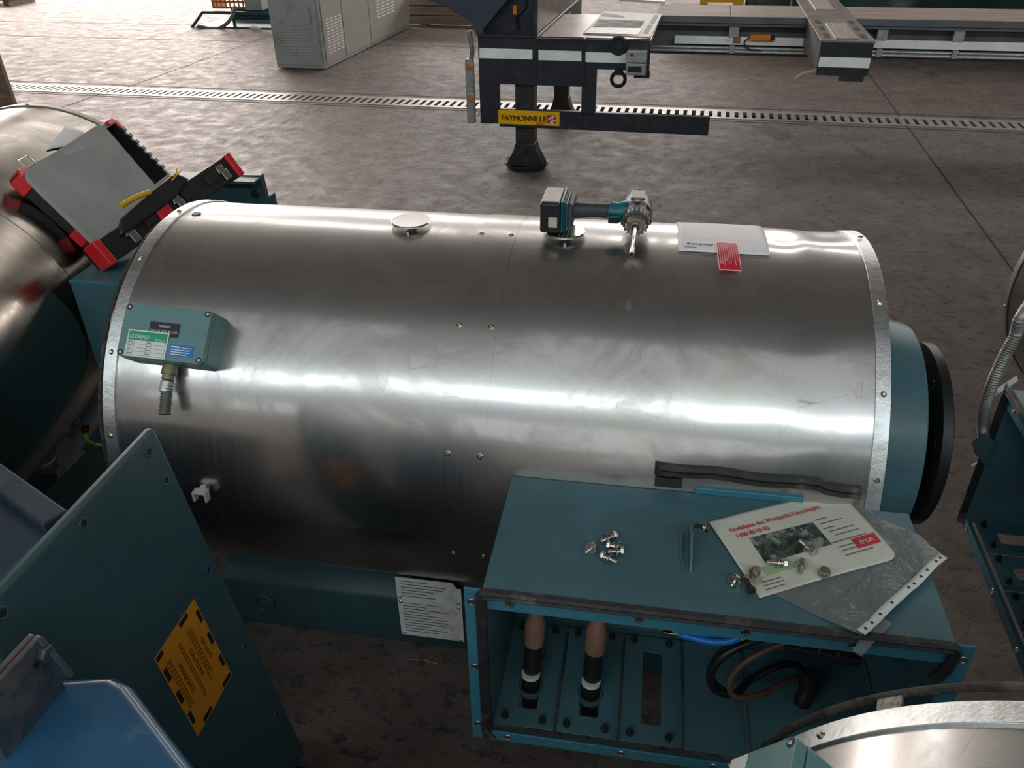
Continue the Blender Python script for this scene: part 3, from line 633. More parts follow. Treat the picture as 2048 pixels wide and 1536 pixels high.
# second drum, upper left, seen end ring first
left_gen = generator('generator', 'dull grey generator drum at the left edge under the open tool case', -2.19, -.143, -80, shell='shell_dull', tbox=False, jbox=False, drive=False, plates=False, hoop=None)
h2 = R_(-80); O2 = Vector((-2.19, -.143, 0)); NY2 = Vector((-math.sin(h2), math.cos(h2), 0)); AX2 = Vector((math.cos(h2), math.sin(h2), 0))
def lw(p): return root_mat(left_gen).inverted() @ Vector(p)
def onside(px, py, off=.277): return onp(px, py, NY2, O2.dot(NY2)+off)
for q in (((72, 868), (112, 852), (134, 876), (98, 908)), ((98, 908), (134, 876), (170, 905), (116, 960))):
    b = MB(); pts = [lw(onside(*a)) for a in q]; b.prism(pts, (0, .002, 0)); o = b.build('nameplate', 'plate_dull', left_gen, smooth=0)
b = MB(); pts = [lw(onside(*a)) for a in ((118, 852), (150, 830), (160, 842), (128, 864))]; b.prism(pts, (0, .002, 0)); b.build('nameplate', 'plate_dull', left_gen, smooth=0)
b = MB(); e = lw(onside(166, 858)); b.lathe(e, (0, .03, 0), [(0, .016), (1, .014)], 16); b.build('earth_bolt', 'brass', left_gen)
b = MB(); b.tube(bez([lw(onside(168, 868, .30)), lw(onside(178, 882, .31)), lw(onside(192, 890, .31)), lw(onside(214, 892, .30))], 6), .006, 10); b.build('earth_wire', 'greenw', left_gen)
b = MB(); c0 = onz(-40, 735, .86); c1 = onz(96, 928, .30); d = (c1-c0)
b.lathe(lw(c0), lw(c1)-lw(c0), [(0, .040), (.74, .040), (.745, .052), (.77, .052), (.775, .045), (.86, .045), (.865, .052), (.885, .052), (.89, .040), (1, .038)], 40); b.build('cable_conduit', 'hose', left_gen, bevel=.001)
# floor-standing duct box between the drums
b = MB(); cx, cy, cz = onz(137, 560, .915)
dbx = empty('duct_box', 'plain teal steel box standing between the left drum and the central generator', 'steel box', (cx, cy, 0))
b.T = Matrix.Translation((-cx, -cy, 0)); b.box((cx, cy, 0), (cx+.415, cy+.42, cz)); b.build('box_shell', 'teal', dbx, bevel=.004)
b = MB(); b.T = Matrix.Translation((-cx, -cy, 0)); b.box((cx-.001, cy-.0015, cz-.012), (cx+.416, cy+.0, cz-.001)); b.build('edge_seam', 'teal_in', dbx, bevel=.0015)
a_, c_ = ony(352, 348.5, 1.05), ony(521, 351, 1.05)
bp = empty('bearing_frame', 'dark teal steel plate standing behind the left end of the central generator', 'steel frame', ((a_.x+c_.x)/2, 1.06, 0))
b = loc_mb(bp); b.prism([(a_.x, 1.05, 0), (ony(545, 430, 1.05).x+.03, 1.05, 0), (ony(534, 405, 1.05)), c_, a_], (0, .03, 0)); b.build('frame_plate', 'teal_dk', bp, bevel=.003)
b = loc_mb(bp); b.box((a_.x, .985, a_.z-.006), (c_.x, 1.049, a_.z+.004)); b.build('top_lip', 'teal_dk', bp, bevel=.002)
b = loc_mb(bp); b.prism([ony(512, 412, .96), ony(547, 387, .96), ony(552, 412, .96), (ony(552, 412, .96).x, .96, 0), (ony(512, 412, .96).x, .96, 0)], (0, .015, 0)); b.build('gusset', 'teal_dk', bp, bevel=.002)
b = loc_mb(bp); q = ony(510, 388, 1.049); b.lathe(q, (0, -.004, 0), [(0, .018), (1, .015)], 24); b.build('bolt_hole', 'dark', bp)

# ---------------- leaning terminal box cover
al = R_(8.7); NV = Vector((math.cos(al), 0, math.sin(al))); VD = Vector((math.sin(al), 0, -math.cos(al))); UD = Vector((0, -1, 0)); PA = onz(309, 853, 1.1)
bb_ = PA+VD*.96
cov = empty('box_cover', 'dark green-grey steel cover panel with edge holes, leaning on end in the left foreground', 'cover panel', (bb_.x, bb_.y-.23, 0))
iv = root_mat(cov).inverted()
def cv(u, v, n=0): return iv @ (PA+UD*u+VD*v+NV*n)
b = MB(); b.prism([cv(0, 0), cv(.465, 0), cv(.465, .96), cv(0, .96)], -NV*.022); b.build('panel', 'plate', cov, bevel=.009, seg=4)
hs = [(u, v) for v in (.028, .932) for u in (.040, .235, .425)]+[(.032, v) for v in (.10, .328, .552, .775)]+[(.435, v) for v in (.25, .475, .70)]
for u, v in hs:
    b = MB(); b.torus(cv(u, v, .0004), NV, .0085, .0018, 28, 8); b.lathe(cv(u, v, .0), NV*.0006, [(0, .0078), (1, .0078)], 20); b.build('hole_rim', 'plate', cov)
    b = MB(); b.lathe(cv(u, v, .0006), NV*.0006, [(0, .0058), (1, .0055)], 18); b.build('bolt_hole', 'dark', cov)
b = MB(); b.prism([cv(.100, .338, .0003), cv(.245, .338, .0003), cv(.245, .558, .0003), cv(.100, .558, .0003)], NV*.0008); sg = b.build('warning_sign', 'signy', cov, smooth=0); sg['label'] = 'orange-yellow warning sign with black border dashes and brown text'
def sq(u0, v0, u1, v1):
    b = MB(); b.face([cv(u0, v0, .0014), cv(u1, v0, .0014), cv(u1, v1, .0014), cv(u0, v1, .0014)]); b.build('border_dash', 'dark', sg, smooth=0)
for v in (.362, .425, .490): sq(.1025, v, .113, v+.030)
for v in (.375, .437, .497): sq(.232, v, .2425, v+.030)
for u in (.132, .222): sq(u, .3405, u+.0205 if u > .2 else u+.030, .351)
for u in (.103, .185): sq(u, .545, u+.032, .5555)
def stx(s, u, v, sz, w):
    for k in (0, .0007): text(s, PA+UD*(u+k)+VD*(v+k)+NV*.0012, VD, -UD, sz, 'signink', sg, w)
stx('GIV AGT!', .132, .415, .012, .055); stx('CAUTION!', .170, .405, .013, .070); stx('VORSICHT!', .208, .398, .013, .080)
b = MB()
for u0, n in ((.140, 3), (.178, 2), (.216, 3)):
    for k in range(n): uu = u0+.0055*k; v0 = .365+.010*rnd.random(); v1 = .520-.03*rnd.random(); b.face([cv(uu, v0, .0014), cv(uu+.0022, v0, .0014), cv(uu+.0022, v1, .0014), cv(uu, v1, .0014)])
b.build('fine_print', 'signink', sg, smooth=0)
bt = PA+VD*.96
b = MB(); b.box((-.10, -.17, 0), (.10, .20, bt.z-.004)); o = b.build('steel_block', 'blackm', None, bevel=.006); o.location = (bt.x-.03, bt.y-.235, 0); tag(o, 'steel block under the foot of the leaning cover panel, coloured dark for the shade there', 'steel block')  # dark colour put in to match the shade under the panel

# ---------------- blue machine housings, lower left
ZH = 1.05
pp = [onz(*a, ZH) for a in ((96, 1348), (228, 1342), (262, 1362), (430, 1580), (60, 1800), (-260, 1700))]
c0 = sum(pp, Vector())/len(pp)
bh = empty('blue_housing', 'glossy blue painted steel housing with rounded edges in the bottom left corner', 'machine housing', (c0.x, c0.y, 0))
b = loc_mb(bh); b.prism([(p.x, p.y, 0) for p in pp], (0, 0, ZH)); b.build('housing_shell', 'blue', bh, bevel=.022, seg=5)
A_, B_ = onz(72, 1269, 1.15), onz(-60, 1412, 1.15); dd = (B_-A_).normalized(); nn = dd.cross(Vector((0, 0, 1))).normalized()
b = loc_mb(bh); b.obox((A_+B_)/2-Vector((0, 0, .06))-nn*.004, (B_-A_)/2, nn*.0045, (0, 0, .06)); b.obox((A_+B_)/2-Vector((0, 0, .06))+nn*.0065, (B_-A_)/2, nn*.0045, (0, 0, .06)); b.build('flange_strip', 'blue_dk', bh, bevel=.002)
g1, g2, g3 = (onp(*a, dd, A_.dot(dd)) for a in ((84, 1269), (152, 1347), (90, 1352)))
b = loc_mb(bh); gn = (g2-g1).cross(g3-g1).normalized(); b.prism([g1, g2, g3], dd*.008); b.build('gusset', 'blue_dk', bh, bevel=.002)
gm = nn if nn.dot(CAM-A_) > 0 else -nn; q = onp(86, 1306, nn, A_.dot(nn)+.011*(1 if gm.dot(nn) > 0 else -.77))
b = loc_mb(bh); b.lathe(q, gm*.010, [(0, .012), (.8, .012), (1, .010)], 6); b.build('hex_bolt', 'blue_dk', bh, bevel=.001)
q = onp(70, 1330, nn, A_.dot(nn)+.011*(1 if gm.dot(nn) > 0 else -.77)); b = loc_mb(bh); b.lathe(q, gm*.002, [(0, .004), (1, .004)], 14); b.build('bolt_hole', 'dark', bh)
ZK = .90
pp = [onz(*a, ZK) for a in ((-70, 872), (138, 1019), (150, 1036), (-40, 1215), (-220, 1240))]; c0 = sum(pp, Vector())/len(pp)
bk = empty('blue_cabinet', 'dark blue steel cabinet with a raised rim behind the leaning cover panel', 'machine housing', (c0.x, c0.y, 0))
b = loc_mb(bk); b.prism([(p.x, p.y, 0) for p in pp], (0, 0, ZK-.02)); b.build('cabinet_shell', mat('dull_blue_paint', (.014, .040, .075), .35, 0, .3, 3, .05, 50), bk, bevel=.012, seg=4)
e0, e1 = pp[0], pp[1]; d_ = (e1-e0).normalized(); n_ = Vector((0, 0, 1)).cross(d_)
b = loc_mb(bk); b.obox((e0+e1)/2-n_*.028+Vector((0, 0, -.012)), (e1-e0)/2, n_*.026, (0, 0, .012)); b.build('rim', 'blue_dk', bk, bevel=.005)
e2 = pp[3]; d_ = (e2-pp[2]).normalized(); n_ = Vector((0, 0, 1)).cross(d_)
b = loc_mb(bk); b.obox((e2+pp[2])/2-n_*.02+Vector((0, 0, -.016)), (e2-pp[2])/2, n_*.018, (0, 0, .006)); b.build('rim_side', 'blue_dk', bk, bevel=.003)

# ---------------- open tool case on the left drum
def on2(px, py, R=.5):
    d = ray(px, py); o = CAM-Vector((O2.x, O2.y, ZC)); d2 = d-AX2*d.dot(AX2); o2 = o-AX2*o.dot(AX2)
    A = d2.dot(d2); B = d2.dot(o2); K = o2.dot(o2)-R*R; return CAM+d*((-B-math.sqrt(max(B*B-A*K, 0)))/A)
def pull(p, k): return CAM+(p-CAM)*k
Lc, Tc, Bc = pull(on2(28, 352), .966), pull(on2(222, 243), .966), pull(on2(160, 500), .976)
cu = (Tc-Lc).normalized(); cw = (Bc-Lc); cw = (cw-cu*cw.dot(cu)).normalized(); cnn = cu.cross(cw)
if cnn.z < 0: cnn = -cnn
def onl(px, py, off=0): return onp(px, py, cnn, Lc.dot(cnn)+off)
def luv(p): d = p-Lc; return d.dot(cu), d.dot(cw)
W_ = (Tc-Lc).length; H_ = luv(onl(165, 500))[1]
tcs = empty('tool_case', 'open black tool case with red corners and grey foam on the left drum', 'tool case', (Lc.x+.2, Lc.y+.2, 0))
ti = root_mat(tcs).inverted()
def tp_(u, v, n=0): return Lc+cu*u+cw*v+cnn*n
b = loc_mb(tcs); e_ = .018
b.frame([tp_(0, 0, -.03), tp_(W_, 0, -.03), tp_(W_, H_, -.03), tp_(0, H_, -.03)], [tp_(e_, e_, -.03), tp_(W_-e_, e_, -.03), tp_(W_-e_, H_-e_, -.03), tp_(e_, H_-e_, -.03)], cnn*.045)
b.prism([tp_(e_/2, e_/2, -.034), tp_(W_-e_/2, e_/2, -.034), tp_(W_-e_/2, H_-e_/2, -.034), tp_(e_/2, H_-e_/2, -.034)], cnn*.006); b.build('case_tray', 'black', tcs, bevel=.004)
for k in range(7):
    b = loc_mb(tcs); b.obox(tp_(W_-.010, .05+k*(H_-.1)/6, .018), cu*.012, cw*.008, cnn*.006); b.build('hinge_rib', 'black', tcs, bevel=.002)
for (u, v, su, sv) in ((0, 0, 1, 1), (W_, 0, -1, 1), (0, H_, 1, -1)):
    b = loc_mb(tcs); b.prism([tp_(u-.006*su, v+.06*sv, -.032), tp_(u-.006*su, v+.012*sv, -.032), tp_(u+.012*su, v-.006*sv, -.032), tp_(u+.06*su, v-.006*sv, -.032), tp_(u+.06*su, v+.014*sv, -.032), tp_(u+.016*su, v+.016*sv, -.032), tp_(u+.014*su, v+.06*sv, -.032)], cnn*.052); o = b.build('corner_guard', 'red', tcs, bevel=.003); o['label'] = 'red corner guard'
b = loc_mb(tcs); b.tube([tp_(.06, -.004, .01), tp_(.062, -.030, .012), tp_(.115, -.030, .012), tp_(.120, -.004, .01)], .002, 8); b.build('wire_catch', 'steel_br', tcs)
# foam sheet
fo = [luv(onl(*a, .022)) for a in ((40, 350), (199, 248), (330, 400), (203, 508))]
b = loc_mb(tcs)
def rounded(P, r, k=6):
    out = []; n = len(P)
    for i in range(n):
        p, a, c = Vector(P[i]), Vector(P[i-1]), Vector(P[(i+1) % n]); s_, e_2 = p+(a-p).normalized()*r, p+(c-p).normalized()*r
        for j in range(k+1): t = j/k; out.append(s_*(1-t)**2+p*2*t*(1-t)+e_2*t*t)
    return out
ff = rounded([Vector((u, v, 0)) for u, v in fo], .045)
b.prism([tp_(p.x, p.y, .018) for p in ff], cnn*.016); o = b.build('foam_sheet', 'foam', tcs, bevel=.004); o['label'] = 'grey foam sheet'
b = loc_mb(tcs); ll = [luv(onl(*a, .035)) for a in ((121, 304), (160, 283), (170, 298), (133, 312))]; b.prism([tp_(u, v, .0342) for u, v in ll], cnn*.0006)
o = b.build('faded_label', mat('faded_foam_print', (.36, .40, .39), .9), tcs, smooth=0)
# closed-edge half of the case with latches
q0, q1 = onz(205, 508, .985), onz(470, 328, 1.10); bu = (q1-q0).normalized(); vd = ((q0+q1)/2-CAM).normalized(); bw = vd.cross(bu).normalized()
if bw.z > 0: bw = -bw
bn = bu.cross(bw).normalized()
if bn.dot(vd) > 0: bn = -bn
LB = (q1-q0).length
def bq(u, v, n=0): return q0+bu*(u*LB)+bw*v+bn*n
hb_ = .040
b = loc_mb(tcs); b.obox(bq(.5, 0, -.05), bu*(LB/2), bw*hb_, bn*.05); b.build('case_lid', 'black', tcs, bevel=.006)
for u in (.33, .62, .80): b = loc_mb(tcs); b.obox(bq(u, -.006, .002), bu*.022, bw*.018, bn*.004); b.build('lid_rib', 'black', tcs, bevel=.002)
for u0, u1, vv in ((-.012, .035, 0), (.385, .475, .004), (.965, 1.01, 0)):
    b = loc_mb(tcs); b.obox(bq((u0+u1)/2, vv, -.03), bu*(LB*(u1-u0)/2), bw*(hb_+.004), bn*.040); o = b.build('corner_guard', 'red', tcs, bevel=.006); o['label'] = 'red corner guard'
for u in (.185, .53, .885):
    b = loc_mb(tcs); b.obox(bq(u, -.016, .007), bu*.014, bw*.010, bn*.004); b.obox(bq(u+.01, .010, .009), bu*.013, bw*.018, bn*.003); b.obox(bq(u+.01, .026, .012), bu*.013, bw*.003, bn*.003); b.obox(bq(u, -.004, .008), bu*.017, bw*.003, bn*.005); o = b.build('latch', 'steel_br', tcs, bevel=.0015); o['label'] = 'chrome latch'
# pouch and yellow tube held in the fold
po = [onp(*a, bn, q0.dot(bn)-.01) for a in ((232, 465), (238, 440), (300, 385), (345, 350), (372, 362), (345, 400), (262, 462), (236, 478))]
b = MB(); pc = sum(po, Vector())/len(po); b.T = Matrix.Translation((-pc.x, -pc.y, -pc.z)); b.prism(po, bn*.030); o = b.build('tool_pouch', 'black', None, bevel=.010, seg=4); o.location = pc; tag(o, 'black zipped pouch tucked in the fold of the open tool case', 'pouch')
a_, c_ = onp(241, 412, bn, q0.dot(bn)+.026), onp(300, 384, bn, q0.dot(bn)+.026)
m_ = (a_+c_)/2; b = MB(); b.T = Matrix.Translation(-m_); b.tube(bez([a_, a_.lerp(c_, .5)+Vector((0, 0, .004)), c_], 8), .0085, 14); o = b.build('yellow_strap', 'yel', None); o.location = m_; tag(o, 'yellow strap lying against the black pouch in the tool case', 'strap')
b = MB(); q = onp(352, 352, bn, q0.dot(bn)+.02)
b.T = Matrix.Translation(-q)
for k in range(6): a = rnd.random()*6.28; b.tube([q, q+bu*.03*math.cos(a)+bw*.02*math.sin(a)+bn*.008], .0018, 6)
o = b.build('frayed_cord', 'yel', None); o.location = q; tag(o, 'frayed yellow cord end beside the pouch, far end of the tool case', 'cord')
# sheet of paper under the case
b = MB(); pq = [on2(*a, R=.502) for a in ((92, 300), (133, 250), (168, 264), (150, 290))]
def pgrid(u, v):
    p = (1-u)*(1-v), u*(1-v), u*v, (1-u)*v; r = sum((pq[i]*p[i] for i in range(4)), Vector()); d = r-Vector((O2.x, O2.y, ZC)); a = d.dot(AX2); rad = (d-AX2*a).normalized(); return Vector((O2.x, O2.y, ZC))+AX2*a+rad*.503
b.grid(pgrid, 8, 8); o = b.build('paper_sheet', 'paper', None, solid=.0004); tag(o, 'white sheet of paper on the left drum, half under the tool case', 'paper')
# brown post at the far left edge
a_ = onz(18, 228, .15); c_ = a_+Vector((-.32, .35, 1.0)); b = MB(); a0 = onz(26, 236, 0)
b.T = Matrix.Translation(-a0); b.obox((a0+onz(-40, 50, .9))/2, (onz(-40, 50, .9)-a0)/2, (.06, .03, 0), (0, .02, .03)); o = b.build('timber_post', 'timber', None, bevel=.004); o.location = a0; tag(o, 'brown timber post sloping up at the far left edge', 'post')

# ================================================================ things on the central generator
# lid top bolts: head, shank, washers
def bolt(pos, d, label, L=.030, wash=(.45,), rh=.0085, rs=.0045, m='steel', group=None, name='bolt'):
    pos = Vector(pos); d = Vector(d).normalized(); o = empty(name, label, 'bolt', pos, 0, group)
    b = MB(); b.lathe((0, 0, 0), d*.007, [(0, rh), (.8, rh), (1, rh*.85)], 6); b.build('bolt_head', m, o, bevel=.0006)
    pf = []; n = 14
    b = MB(); b.lathe(d*.007, d*L, [(0, rs), (.35, rs)]+[(.35+.6*i/n, rs*(1.0 if i % 2 else .86)) for i in range(n)]+[(1, rs*.7)], 14); b.build('bolt_shank', m, o)
    for k, f in enumerate(wash):
        b = MB(); c = d*(.007+L*f); x = d.orthogonal().normalized(); tl = (d+x*.25*(1 if k % 2 else -1)).normalized()
        b.lathe(c-tl*.001, tl*.002, [(0, rs*1.15), (0, .0115 if k == 0 else .008), (1, .0115 if k == 0 else .008), (1, rs*1.15)], 24, cap=False, closed=True); b.build('washer', 'wash', o)
    return o
zt0 = ZT
def tb(px, py, h=.009): return onz(px, py, ZT+h)
def img(dx, dy, px, py):                     # direction on the lid that runs (dx, dy) in the picture
    return (onz(px+dx, py+dy, ZT)-onz(px, py, ZT)).normalized()
GL = 'loose bolts heaped left of the welded lug'; GR = 'loose bolts on and beside the printed plan'
q = tb(1190, 1090, .010); bolt(q, (onz(1170, 1106, ZT+.012)-q), 'bolt with big washer lying apart, left of the heap on the teal lid', .026, (.25,), group=GL)
q = tb(1233, 1069); bolt(q, img(-30, 12, 1233, 1069)+Vector((0, 0, -.06)), 'uppermost bolt of the heap on the teal lid', .030, (.55, .25), group=GL)
q = tb(1213, 1090, .008); bolt(q, img(24, 4, 1213, 1090), 'bolt in the middle of the heap, its washer standing up behind', .026, (.6, .3), group=GL)
q = tb(1246, 1102, .009); bolt(q, img(-26, 4, 1246, 1102)+Vector((0, 0, .1)), 'rightmost bolt of the heap on the teal lid', .024, (.3,), group=GL)
q = tb(1202, 1110); bolt(q, img(28, 13, 1202, 1110), 'lowest bolt of the heap with head to the left', .028, (.42, .1), group=GL)
q = tb(1417, 1056, .026); bolt(q, (onz(1390, 1051, ZT+.028)-q), 'greasy dark bolt stuck in the welded lug', .020, (.05, .2), m='steel_dk', name='bolt')
PZ = .004
q = tb(1574, 1127, .013); bolt(q, img(-32, -2, 1574, 1127), 'bolt lying sideways on the aerial photo of the plan', .030, (.35, .1), group=GR)
q = tb(1630, 1106, .013); bolt(q, img(-28, -22, 1630, 1106), 'slanting bolt on the plan, topmost of the group', .032, (.35,), group=GR)
q = tb(1603, 1121, .013); bolt(q, img(-3, 24, 1603, 1121), 'bolt on the plan pointing straight towards the lid edge', .028, (.15, .3), group=GR)
q = tb(1650, 1140, .022); bolt(q, Vector((.05, .15, -1)), 'bolt standing head up on the plan near the red logo', .006, (.3,), rh=.0105, group=GR)
q = tb(1517, 1164, .013); bolt(q, img(-8, -24, 1517, 1164), 'bolt with wide washer on the lower left corner of the plan', .028, (.72, .5), group=GR)
q = tb(1476, 1152, .009); bolt(q, img(-12, 16, 1476, 1152)+Vector((0, 0, -.1)), 'bolt with two washers just left of the plan', .022, (.35, .8), group=GR)
q = tb(1504, 1183, .009); bolt(q, img(-14, -28, 1504, 1183), 'bolt under the lower left corner tip of the plan', .030, (.7,), m='steel_dk', group=GR)

# printed plan, slightly wavy, right edge curled
pcs = [onz(*a, ZT) for a in ((1417, 1047), (1672, 981), (1797, 1120), (1519, 1198))]
def pl(u, v, h=0):                           # u along the title line, v down the sheet
    p = pcs[0]*(1-u)*(1-v)+pcs[1]*u*(1-v)+pcs[2]*u*v+pcs[3]*(1-u)*v
    return p+Vector((0, 0, .0042+.0020*math.sin(5*u+2*v)*math.sin(4*v+1)+.004*u**8+h))
def corner_cut(u, v, r=.07):
    for cu_, cv_ in ((1, 0), (1, 1)):
        du, dv_ = abs(u-cu_), abs(v-cv_)*.7
        if du < r and dv_ < r:
            d = math.hypot(r-du, r-dv_)
            if d > r: k = r/d; du, dv_ = r-(r-du)*k, r-(r-dv_)*k; u = cu_-du if cu_ else du; v = (cv_-dv_/.7) if cv_ else dv_/.7
    return u, v
b = MB(); pc = sum(pcs, Vector())/4; b.T = Matrix.Translation(-pc)
b.grid(lambda u, v: pl(*corner_cut(u, v)), 40, 30); plan = b.build('printed_plan', 'paper2', None, solid=.0004); plan.location = pc
tag(plan, 'creased landscape wind park emergency plan sheet on the teal terminal box', 'paper')
def quadp(name, m, u0, v0, u1, v1, par, h=.0009, n=12):
    b = MB(); b.T = Matrix.Translation(-pc); b.grid(lambda a, c: pl(u0+(u1-u0)*a, v0+(v1-v0)*c, h), n, n); return b.build(name, m, par)
o = quadp('aerial_photo', 'photo', .175, .335, .66, .66, plan); o['label'] = 'dark aerial photo with map marks'
quadp('map_patch', 'mapg', .13, .69, .33, .80, plan)
lg = quadp('logo_panel', 'redp', .80, .66, .975, .785, plan)
dx = (pl(1, .1)-pl(0, .1)).normalized(); dy = -(pl(.1, 1)-pl(.1, 0)).normalized(); 
def ptext(s, u, v, sz, w, m='redp', par=None):
    for k in (0, .0006): text(s, pl(u, v, .0014)+dx*k, dx, dy, sz, m, par or plan, w, off=.0008)
ptext('Notfallplan des Windparks Frauenhageb', .088, .215, .0150, .206); ptext('1300-8510-02', .100, .305, .0150, .072); ptext('e·on', .835, .755, .022, .030, 'white', lg)
for k, (v, w_, u) in enumerate(((.31, .030, .70), (.37, .060, .705), (.44, .03, .71), (.49, .075, .73), (.55, .085, .75), (.63, .09, .68), (.70, .06, .70), (.75, .04, .70), (.81, .07, .705))):
    b = MB(); p_ = pl(u-.02, v+.02, .0013); q_ = Vector(dx); b.T = Matrix.Translation(-pc)
    b.face([p_, p_+dx*w_*.9, p_+dx*w_*.9+dy*.0022, p_+dy*.0022]); b.build('print_line', 'ink', plan, smooth=0)
for v in (.86, .90, .945): b = MB(); b.T = Matrix.Translation(-pc); p_ = pl(.06, v, .0013); b.face([p_, p_+dx*.045, p_+dx*.045+dy*.002, p_+dy*.002]); b.build('print_line', 'ink', plan, smooth=0)

# clear punched sleeve lying half under the plan
sl = [onz(*a, ZT) for a in ((1500, 1165), (1668, 985), (1889, 1124), (1722, 1277))]
def sv(u, v):
    p = sl[0]*(1-u)*(1-v)+sl[1]*(1-u)*v+sl[2]*u*v+sl[3]*u*(1-v)
    over = max(0, u-.62)/.38
    h = .0012+over*(.006+.010*abs(math.sin(7*v+2*u))*(v*1.2+.2)+.004*noise.noise(Vector((u*7, v*6, 2))))
    bul = .012*math.sin(math.pi*u)*max(0, v-.8)/.2*(1+.6*math.sin(11*u))
    return p+Vector((bul, bul, max(.0008, h)))
sc_ = sum(sl, Vector())/4; b = MB(); b.T = Matrix.Translation(-sc_); b.grid(sv, 40, 30); slv = b.build('plastic_sleeve', 'film', None, smooth=70); slv.location = sc_
tag(slv, 'crumpled clear plastic document sleeve with a punched white edge strip, beside the printed plan', 'plastic sleeve')
ex = (sl[2]-sl[3]).normalized(); ey = Vector((0, 0, 1)).cross(ex)
if ey.dot(sl[2]-sl[1]) < 0: ey = -ey
Lx = (sl[2]-sl[3]).length; b = MB(); b.T = Matrix.Translation(-sc_)
b.grid(lambda a, c: sv(1, a*.98+.01)+ey*(.016*(c-.75))+Vector((0, 0, .0012)), 40, 2); stp = b.build('punched_strip', 'white', slv, solid=.0003)
for a in (.06, .13, .22, .35, .55, .62, .70, .77, .88, .94):
    b = MB(); b.T = Matrix.Translation(-sc_); c_ = sv(1, a)-ey*.004+Vector((0, 0, .0022)); b.lathe(c_, (0, 0, .0003), [(0, .0028), (1, .0028)], 16); b.build('punch_hole', 'dark', slv)
p0_, p1_ = onz(1770, 1238, ZT+.006), onz(1712, 1302, ZT-.012)
b = MB(); b.T = Matrix.Translation(-sc_); dd = (p1_-p0_).normalized(); sd = dd.cross(Vector((0, 0, 1))).normalized()
b.grid(lambda a, c: p0_.lerp(p1_, a)+sd*((c-.5)*.026*(1-.35*a))+Vector((0, -.006*a, .003*math.sin(3*a))), 10, 4); b.build('sleeve_flap', 'film', slv)

# letter on the drum, red sticker
def on_drum(x, a, R=.5): return cp(x, a, R+max(0, dent(x, a, True))+.0006)
b = MB(); PC = cp(.18, -5)
b.T = Matrix.Translation(-PC); b.grid(lambda u, v: cp(.0785+(.203+.002*v)*u, 8.7-34*v, .5018+.001*math.sin(3*u)*v), 16, 24)
lt = b.build('letter', 'paper', None, solid=.0003); lt.location = PC; tag(lt, 'white letter lying over the top of the drum, upside-down text at its lower edge', 'paper')
text('denburg', cp(.158, 4.9, .5042), (-1, 0, 0), -ctan(4.9), .012, 'dark', lt, .060, bold=.0003)
b = MB(); b.T = Matrix.Translation(-PC); 
for a, x0_, w_ in ((7.0, .12, .028),): b.face([cp(x0_, a, .5040), cp(x0_-w_, a, .5040), cp(x0_-w_, a-.25, .5040), cp(x0_, a-.25, .5040)])
b.build('print_line', 'ink', lt, smooth=0)
b = MB(); b.T = Matrix.Translation(-PC); b.face([cp(.082, 1.8, .5042), cp(.262, 1.8, .5042), cp(.262, 1.68, .5042), cp(.082, 1.68, .5042)]); b.build('rule_line', 'pink', lt, smooth=0)
for k in range(4): b = MB(); b.T = Matrix.Translation(-PC); a = -1.5-2.2*k; b.face([cp(.15, a, .5043), cp(.25, a, .5043), cp(.25, a-.14, .5043), cp(.15, a-.14, .5043)]); b.build('print_line', 'plate_al', lt, smooth=0)
SC = cp(.19, 10); b = MB(); b.T = Matrix.Translation(-SC)
def stk(u, v, h=0): return cp(.1625+.0485*u+.006*(v), 3.4+13.3*v, .5052+h)
b.grid(lambda u, v: stk(u, v), 4, 10); sk = b.build('red_card', 'pink', None, solid=.0003); sk.location = SC; tag(sk, 'small red card with pale rules lying on the lower edge of the white letter', 'card')
b = MB(); b.T = Matrix.Translation(-SC); b.grid(lambda u, v: stk(.04+.92*u, .03+.94*v, .0004), 4, 10); b.build('red_field', 'redst', sk)
for k in range(9):
    u = .10+.095*k; v1 = .62+.3*rnd.random(); v0 = .04+.12*rnd.random()*(k > 5); b = MB(); b.T = Matrix.Translation(-SC); b.grid(lambda a, c: stk(u+.030*a, v0+(v1-v0)*c, .0008), 1, 8); b.build('print_line', 'pink', sk)

# ---------------- cordless drill lying on its side
DR = empty('cordless_drill', 'turquoise and black cordless drill with battery lying on top of the central generator', 'drill', (-.12, 0, cp(0, 0).z))
def db(): return loc_mb(DR)
zb_ = cp(0, 0).z+.016
def rbox(b, x0, x1, y0, y1, z0, z1): b.box((x0, y0, z0), (x1, y1, z1))
b = db(); rbox(b, -.244, -.196, -.062, .052, zb_, zb_+.074); o = b.build('battery', 'black', DR, bevel=.007, seg=3); o['label'] = 'black battery pack'
b = db(); rbox(b, -.2405, -.200, -.052, .046, zb_+.0738, zb_+.0752); bl_ = b.build('battery_label', 'plate_dull', DR, bevel=.0006)
b = db(); rbox(b, -.2445, -.2435, -.05, .04, zb_+.01, zb_+.06); b.build('battery_groove', 'grip', DR)
b = db(); rbox(b, -.2235, -.2025, -.0665, -.060, zb_+.016, zb_+.040); b.build('release_button', 'cream', DR, bevel=.002)
for k, (xx, mm) in enumerate(((-.193, 'mteal'), (-.188, 'grip'), (-.183, 'mteal'))):
    b = db(); rbox(b, xx-.0026, xx+.0026, -.056+.003*k, .048-.003*k, zb_+.001+.002*k, zb_+.076-.003*k); b.build('foot_rim', mm, DR, bevel=.002)
b = db(); rbox(b, -.182, -.168, -.048, .040, zb_+.008, zb_+.068); b.build('handle_foot', 'grip', DR, bevel=.010, seg=4)
b = db(); hz = zb_+.040
